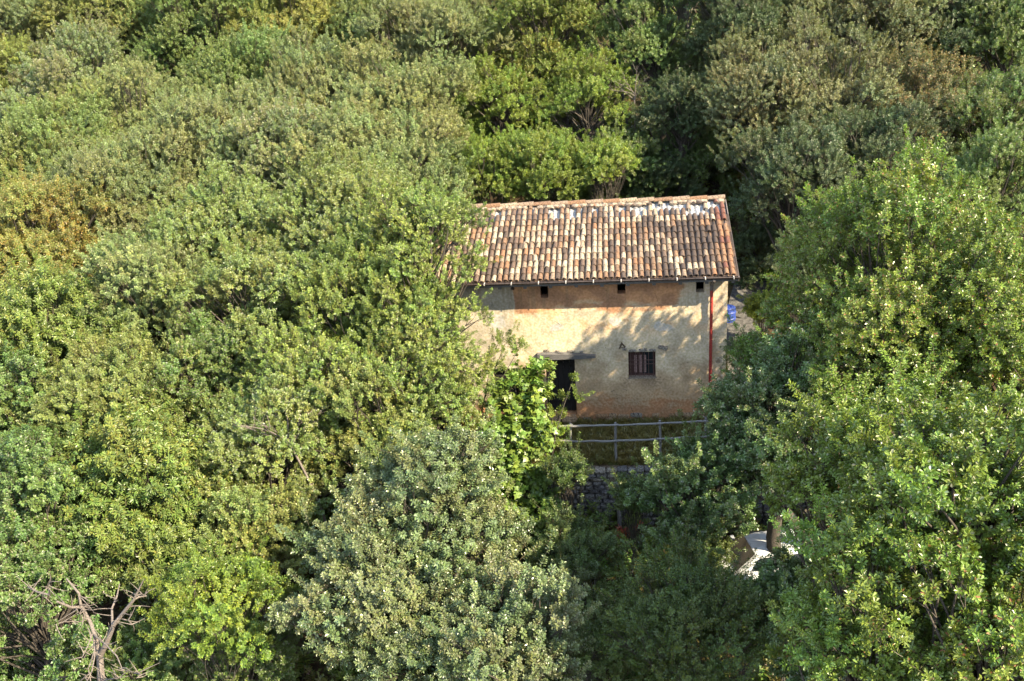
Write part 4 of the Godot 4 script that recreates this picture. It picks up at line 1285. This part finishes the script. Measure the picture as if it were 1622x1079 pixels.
func build_dead_tree() -> void:
	var dead := thing("dead_tree", "bare dead tree with broken grey-pink limbs in the bottom left corner", "dead tree", Vector3(-14.41, -4.34, 14.81))
	var dm := MB.new()
	var limbs := []
	limbs.append(["trunk", [Vector3(0.10, 0.00, -0.10), Vector3(-0.09, 5.61, -0.26), Vector3(-0.14, 6.06, -0.50), Vector3(-0.18, 6.44, -0.60)], [0.092, 0.083, 0.069, 0.051]])
	limbs.append(["limb", [Vector3(-0.18, 6.44, -0.60), Vector3(-0.38, 6.69, -0.84), Vector3(-0.60, 6.98, -1.00), Vector3(-0.58, 7.29, -1.02), Vector3(-0.95, 7.48, -1.27)], [0.051, 0.039, 0.032, 0.028, 0.016]])
	limbs.append(["limb", [Vector3(-0.60, 6.96, -0.98), Vector3(-0.70, 7.09, -0.81), Vector3(-0.81, 7.40, -0.60)], [0.032, 0.03, 0.023]])
	limbs.append(["limb", [Vector3(-0.11, 6.09, -0.46), Vector3(0.14, 6.46, -0.43), Vector3(0.36, 6.88, -0.53), Vector3(0.73, 7.29, -0.53), Vector3(0.94, 7.52, -0.54), Vector3(1.25, 8.01, -0.57)], [0.064, 0.055, 0.044, 0.037, 0.028, 0.009]])
	limbs.append(["limb", [Vector3(0.94, 7.52, -0.54), Vector3(0.99, 7.50, -0.65), Vector3(1.05, 7.39, -0.83)], [0.023, 0.018, 0.012]])
	limbs.append(["limb", [Vector3(0.33, 6.86, -0.51), Vector3(0.11, 6.94, -0.96), Vector3(0.17, 7.12, -1.15), Vector3(0.13, 7.24, -1.42)], [0.028, 0.023, 0.018, 0.009]])
	limbs.append(["limb", [Vector3(-1.26, 7.24, -1.02), Vector3(-1.57, 7.25, -1.10), Vector3(-1.90, 7.25, -1.27)], [0.023, 0.023, 0.021]])
	limbs.append(["limb", [Vector3(-1.26, 7.24, -1.02), Vector3(-1.22, 7.46, -1.01), Vector3(-1.11, 7.69, -1.01)], [0.021, 0.016, 0.009]])
	limbs.append(["twig", [Vector3(-0.23, 6.53, -0.63), Vector3(0.30, 6.63, -0.19), Vector3(0.67, 6.60, 0.10), Vector3(0.90, 6.43, 0.36)], [0.018, 0.016, 0.014, 0.006]])
	limbs.append(["twig", [Vector3(-0.23, 6.47, -0.61), Vector3(0.00, 6.36, -0.15), Vector3(0.04, 6.20, 0.13), Vector3(-0.07, 6.19, 0.37)], [0.021, 0.016, 0.014, 0.007]])
	limbs.append(["twig", [Vector3(-0.26, 6.53, -0.63), Vector3(-0.20, 6.49, -0.29), Vector3(-0.26, 6.36, -0.12)], [0.016, 0.012, 0.006]])
	limbs.append(["twig", [Vector3(-0.05, 6.42, -0.28), Vector3(-0.08, 6.20, 0.04), Vector3(0.09, 6.03, 0.31)], [0.014, 0.012, 0.007]])
	limbs.append(["twig", [Vector3(-0.52, 6.73, -0.79), Vector3(-0.74, 6.88, -0.61), Vector3(-0.89, 6.96, -0.40)], [0.009, 0.006, 0.003]])
	limbs.append(["twig", [Vector3(-0.43, 6.76, -0.81), Vector3(-0.49, 6.92, -0.76), Vector3(-0.52, 7.10, -0.73)], [0.009, 0.006, 0.003]])
	limbs.append(["twig", [Vector3(0.14, 5.82, -0.05), Vector3(0.49, 6.05, 0.14), Vector3(0.73, 6.20, 0.26)], [0.018, 0.014, 0.009]])
	limbs.append(["twig", [Vector3(0.62, 7.01, -0.51), Vector3(0.76, 7.08, -0.44), Vector3(0.89, 7.04, -0.33)], [0.009, 0.006, 0.004]])
	limbs.append(["twig", [Vector3(0.81, 6.33, 0.20), Vector3(1.09, 6.42, 0.34), Vector3(1.29, 6.44, 0.42), Vector3(1.25, 6.43, 0.54)], [0.007, 0.006, 0.004, 0.002]])
	for q in limbs:
		dm = MB.new()
		dm.tube(q[1], q[2], 8)
		if q[0] != "trunk":
			for k in 7:
				var j: int = rng.randi() % (q[1].size() - 1)
				var a: Vector3 = q[1][j].lerp(q[1][j + 1], rng.randf())
				bough(dm, a, a + Vector3(rnd(-1, 1), rnd(-0.5, 0.8), rnd(-0.6, 0.6)).normalized() * rnd(0.15, 0.5), 0.014, 0.004, rnd(-0.05, 0.05), 4, 4)
		part(q[0], dm.made(M.dead), dead)

func stemmed(called: String, kind: String, foot: Vector3, tips: Array, label: String, group := "", thick := 1.0) -> void:
	# several stems from one foot, each ending in a tuft: [tip, radius]
	var root := thing(called, label, "shrub" if called.ends_with("shrub") else "tree", foot, group)
	var puffs := []
	var m := MB.new()
	for q in tips:
		var tip: Vector3 = q[0] - foot
		bough(m, Vector3(rnd(-0.15, 0.15), -0.1, rnd(-0.15, 0.15)), tip, 0.035, 0.008, 0.15, 6, 6)
		puffs.append([tip, q[1]])
		puffs.append([tip * 0.86 + Vector3(rnd(-0.25, 0.25), 0, rnd(-0.2, 0.2)), q[1] * 0.85])
	part("stem", m.made(M.bark), root).set_meta("kind", "stuff")
	foliage(root, kind, puffs, Vector3(0, 0.6, 0), thick)

func bare_twigs(top: Vector3, size: float, label: String) -> void:
	var foot := Vector3(top.x + 0.4, ground(top.x + 0.4, top.z - 0.5) - 0.1, top.z - 0.5)
	var root := thing("bare_sapling", label, "dead tree", foot)
	var m := MB.new()
	var hub := top - foot - Vector3(0, size * 0.55, 0)
	bough(m, Vector3.ZERO, hub, 0.05, 0.03, 0.0, 7, 5)
	part("trunk", m.made(M.dead), root)
	for k in 7:
		m = MB.new()
		var d := Vector3(rnd(-1, 1), rnd(0.1, 0.9), rnd(-0.5, 0.8)).normalized()
		var tip := hub + d * size * rnd(0.7, 1.2)
		bough(m, hub - Vector3(0, rnd(0, 0.4), 0), tip, 0.024, 0.008, rnd(-0.1, 0.15), 5, 5)
		for j in 6:
			var a := hub.lerp(tip, rnd(0.4, 1.0))
			bough(m, a, a + (d + Vector3(rnd(-1, 1), rnd(-0.4, 0.8), rnd(-1, 1))).normalized() * size * rnd(0.2, 0.5), 0.009, 0.003, 0.0, 4, 3)
		part("branch", m.made(M.dead), root)

func build_special() -> void:
	stemmed("fig_tree", "fig", Vector3(-6.9, ground(-6.9, 4.4), 4.4), [[Vector3(-5.87, 2.87, 2.60), 0.22], [Vector3(-6.25, 2.56, 2.90), 0.34], [Vector3(-6.67, 2.59, 3.20), 0.30], [Vector3(-6.08, 2.09, 3.00), 0.30], [Vector3(-6.44, 1.97, 3.40), 0.36], [Vector3(-7.04, 2.19, 3.60), 0.30], [Vector3(-6.12, 1.37, 3.50), 0.36], [Vector3(-6.75, 1.27, 3.90), 0.40], [Vector3(-7.36, 1.44, 4.20), 0.34], [Vector3(-6.19, 0.77, 4.00), 0.40], [Vector3(-7.07, 0.57, 4.40), 0.40], [Vector3(-5.76, 0.06, 4.10), 0.36], [Vector3(-6.52, -0.03, 4.50), 0.42], [Vector3(-7.29, -0.40, 4.80), 0.36], [Vector3(-5.85, -0.70, 4.50), 0.36], [Vector3(-6.64, -1.01, 4.90), 0.40]], "fig tree with large bright lobed leaves before the farmhouse doors", "", 1.5)
	stemmed("oak_sapling", "oliveb", Vector3(-8.3, ground(-8.3, 3.6), 3.6), [[Vector3(-6.95, 3.74, 2.60), 0.34], [Vector3(-6.55, 3.49, 2.40), 0.20], [Vector3(-7.38, 3.25, 2.90), 0.36], [Vector3(-7.89, 2.65, 3.20), 0.42], [Vector3(-7.19, 2.50, 3.00), 0.25], [Vector3(-7.67, 1.88, 3.40), 0.40], [Vector3(-8.15, 3.50, 3.20), 0.40]], "slender oak sapling reaching up before the pale left part of the wall", "", 1.3)
	stemmed("thin_shoot", "lime", Vector3(-5.6, ground(-5.6, 3.3), 3.3), [[Vector3(-4.89, 2.67, 2.90), 0.07], [Vector3(-5.19, 2.03, 2.90), 0.09], [Vector3(-5.58, 3.02, 2.80), 0.08], [Vector3(-5.52, 1.54, 3.00), 0.16], [Vector3(-5.35, 0.98, 3.00), 0.14]], "thin leafy shoots crossing the dark main door", "", 1.0)
	bare_twigs(Vector3(-12.31, 4.03, 7.63), 1.35, "bare grey dead sapling poking through the crowns in the left wood")
	bare_twigs(Vector3(-2.66, 9.20, -13.16), 1.10, "tangle of bare pale twigs right of the lime thicket")
	bare_twigs(Vector3(-10.84, 5.55, 2.76), 1.00, "dry pale branch sticking out of the wide olive oak left of the roof")

func _ready() -> void:
	rng.seed = 20240611
	noise.seed = 7
	noise.frequency = 0.05
	noise.fractal_octaves = 3
	var cam := Camera3D.new()
	cam.name = "camera"
	add_child(cam)
	cam.transform = Transform3D(Basis(Vector3(0.993171, -0.064078, -0.097491), Vector3(0.020752, 0.919362, -0.392865), Vector3(0.114804, 0.388159, 0.914414)), Vector3(-3.326, 15.351, 29.696))
	cam.fov = 38.68
	cam.near = 0.1
	cam.far = 600.0
	cam.current = true
	var we := WorldEnvironment.new()
	we.name = "environment"
	var env := Environment.new()
	env.background_mode = Environment.BG_SKY
	var sky_mat := ProceduralSkyMaterial.new()
	sky_mat.sky_top_color = Color(0.56, 0.63, 0.72)
	sky_mat.sky_horizon_color = Color(0.84, 0.85, 0.85)
	sky_mat.sky_curve = 0.12
	sky_mat.ground_bottom_color = Color(0.24, 0.25, 0.18)
	sky_mat.ground_horizon_color = Color(0.5, 0.53, 0.5)
	sky_mat.sky_energy_multiplier = 1.1
	var sky := Sky.new()
	sky.sky_material = sky_mat
	env.sky = sky
	env.tonemap_mode = Environment.TONE_MAPPER_LINEAR
	env.tonemap_exposure = 3.75
	env.sdfgi_enabled = true
	env.ssao_enabled = true
	env.ssil_enabled = true
	we.environment = env
	add_child(we)
	var sun := DirectionalLight3D.new()
	sun.name = "sun"
	sun.light_color = Color(1.0, 0.93, 0.79)
	sun.light_energy = 1.6
	sun.light_angular_distance = 0.5
	sun.shadow_enabled = true
	add_child(sun)
	sun.look_at_from_position(Vector3(17.8, 15.7, 10.0), Vector3.ZERO)
	make_materials()
	make_sprigs()
	build_ground()
	build_house()
	build_trees()
	build_dead_tree()
	build_special()
	build_yard()
	build_car()
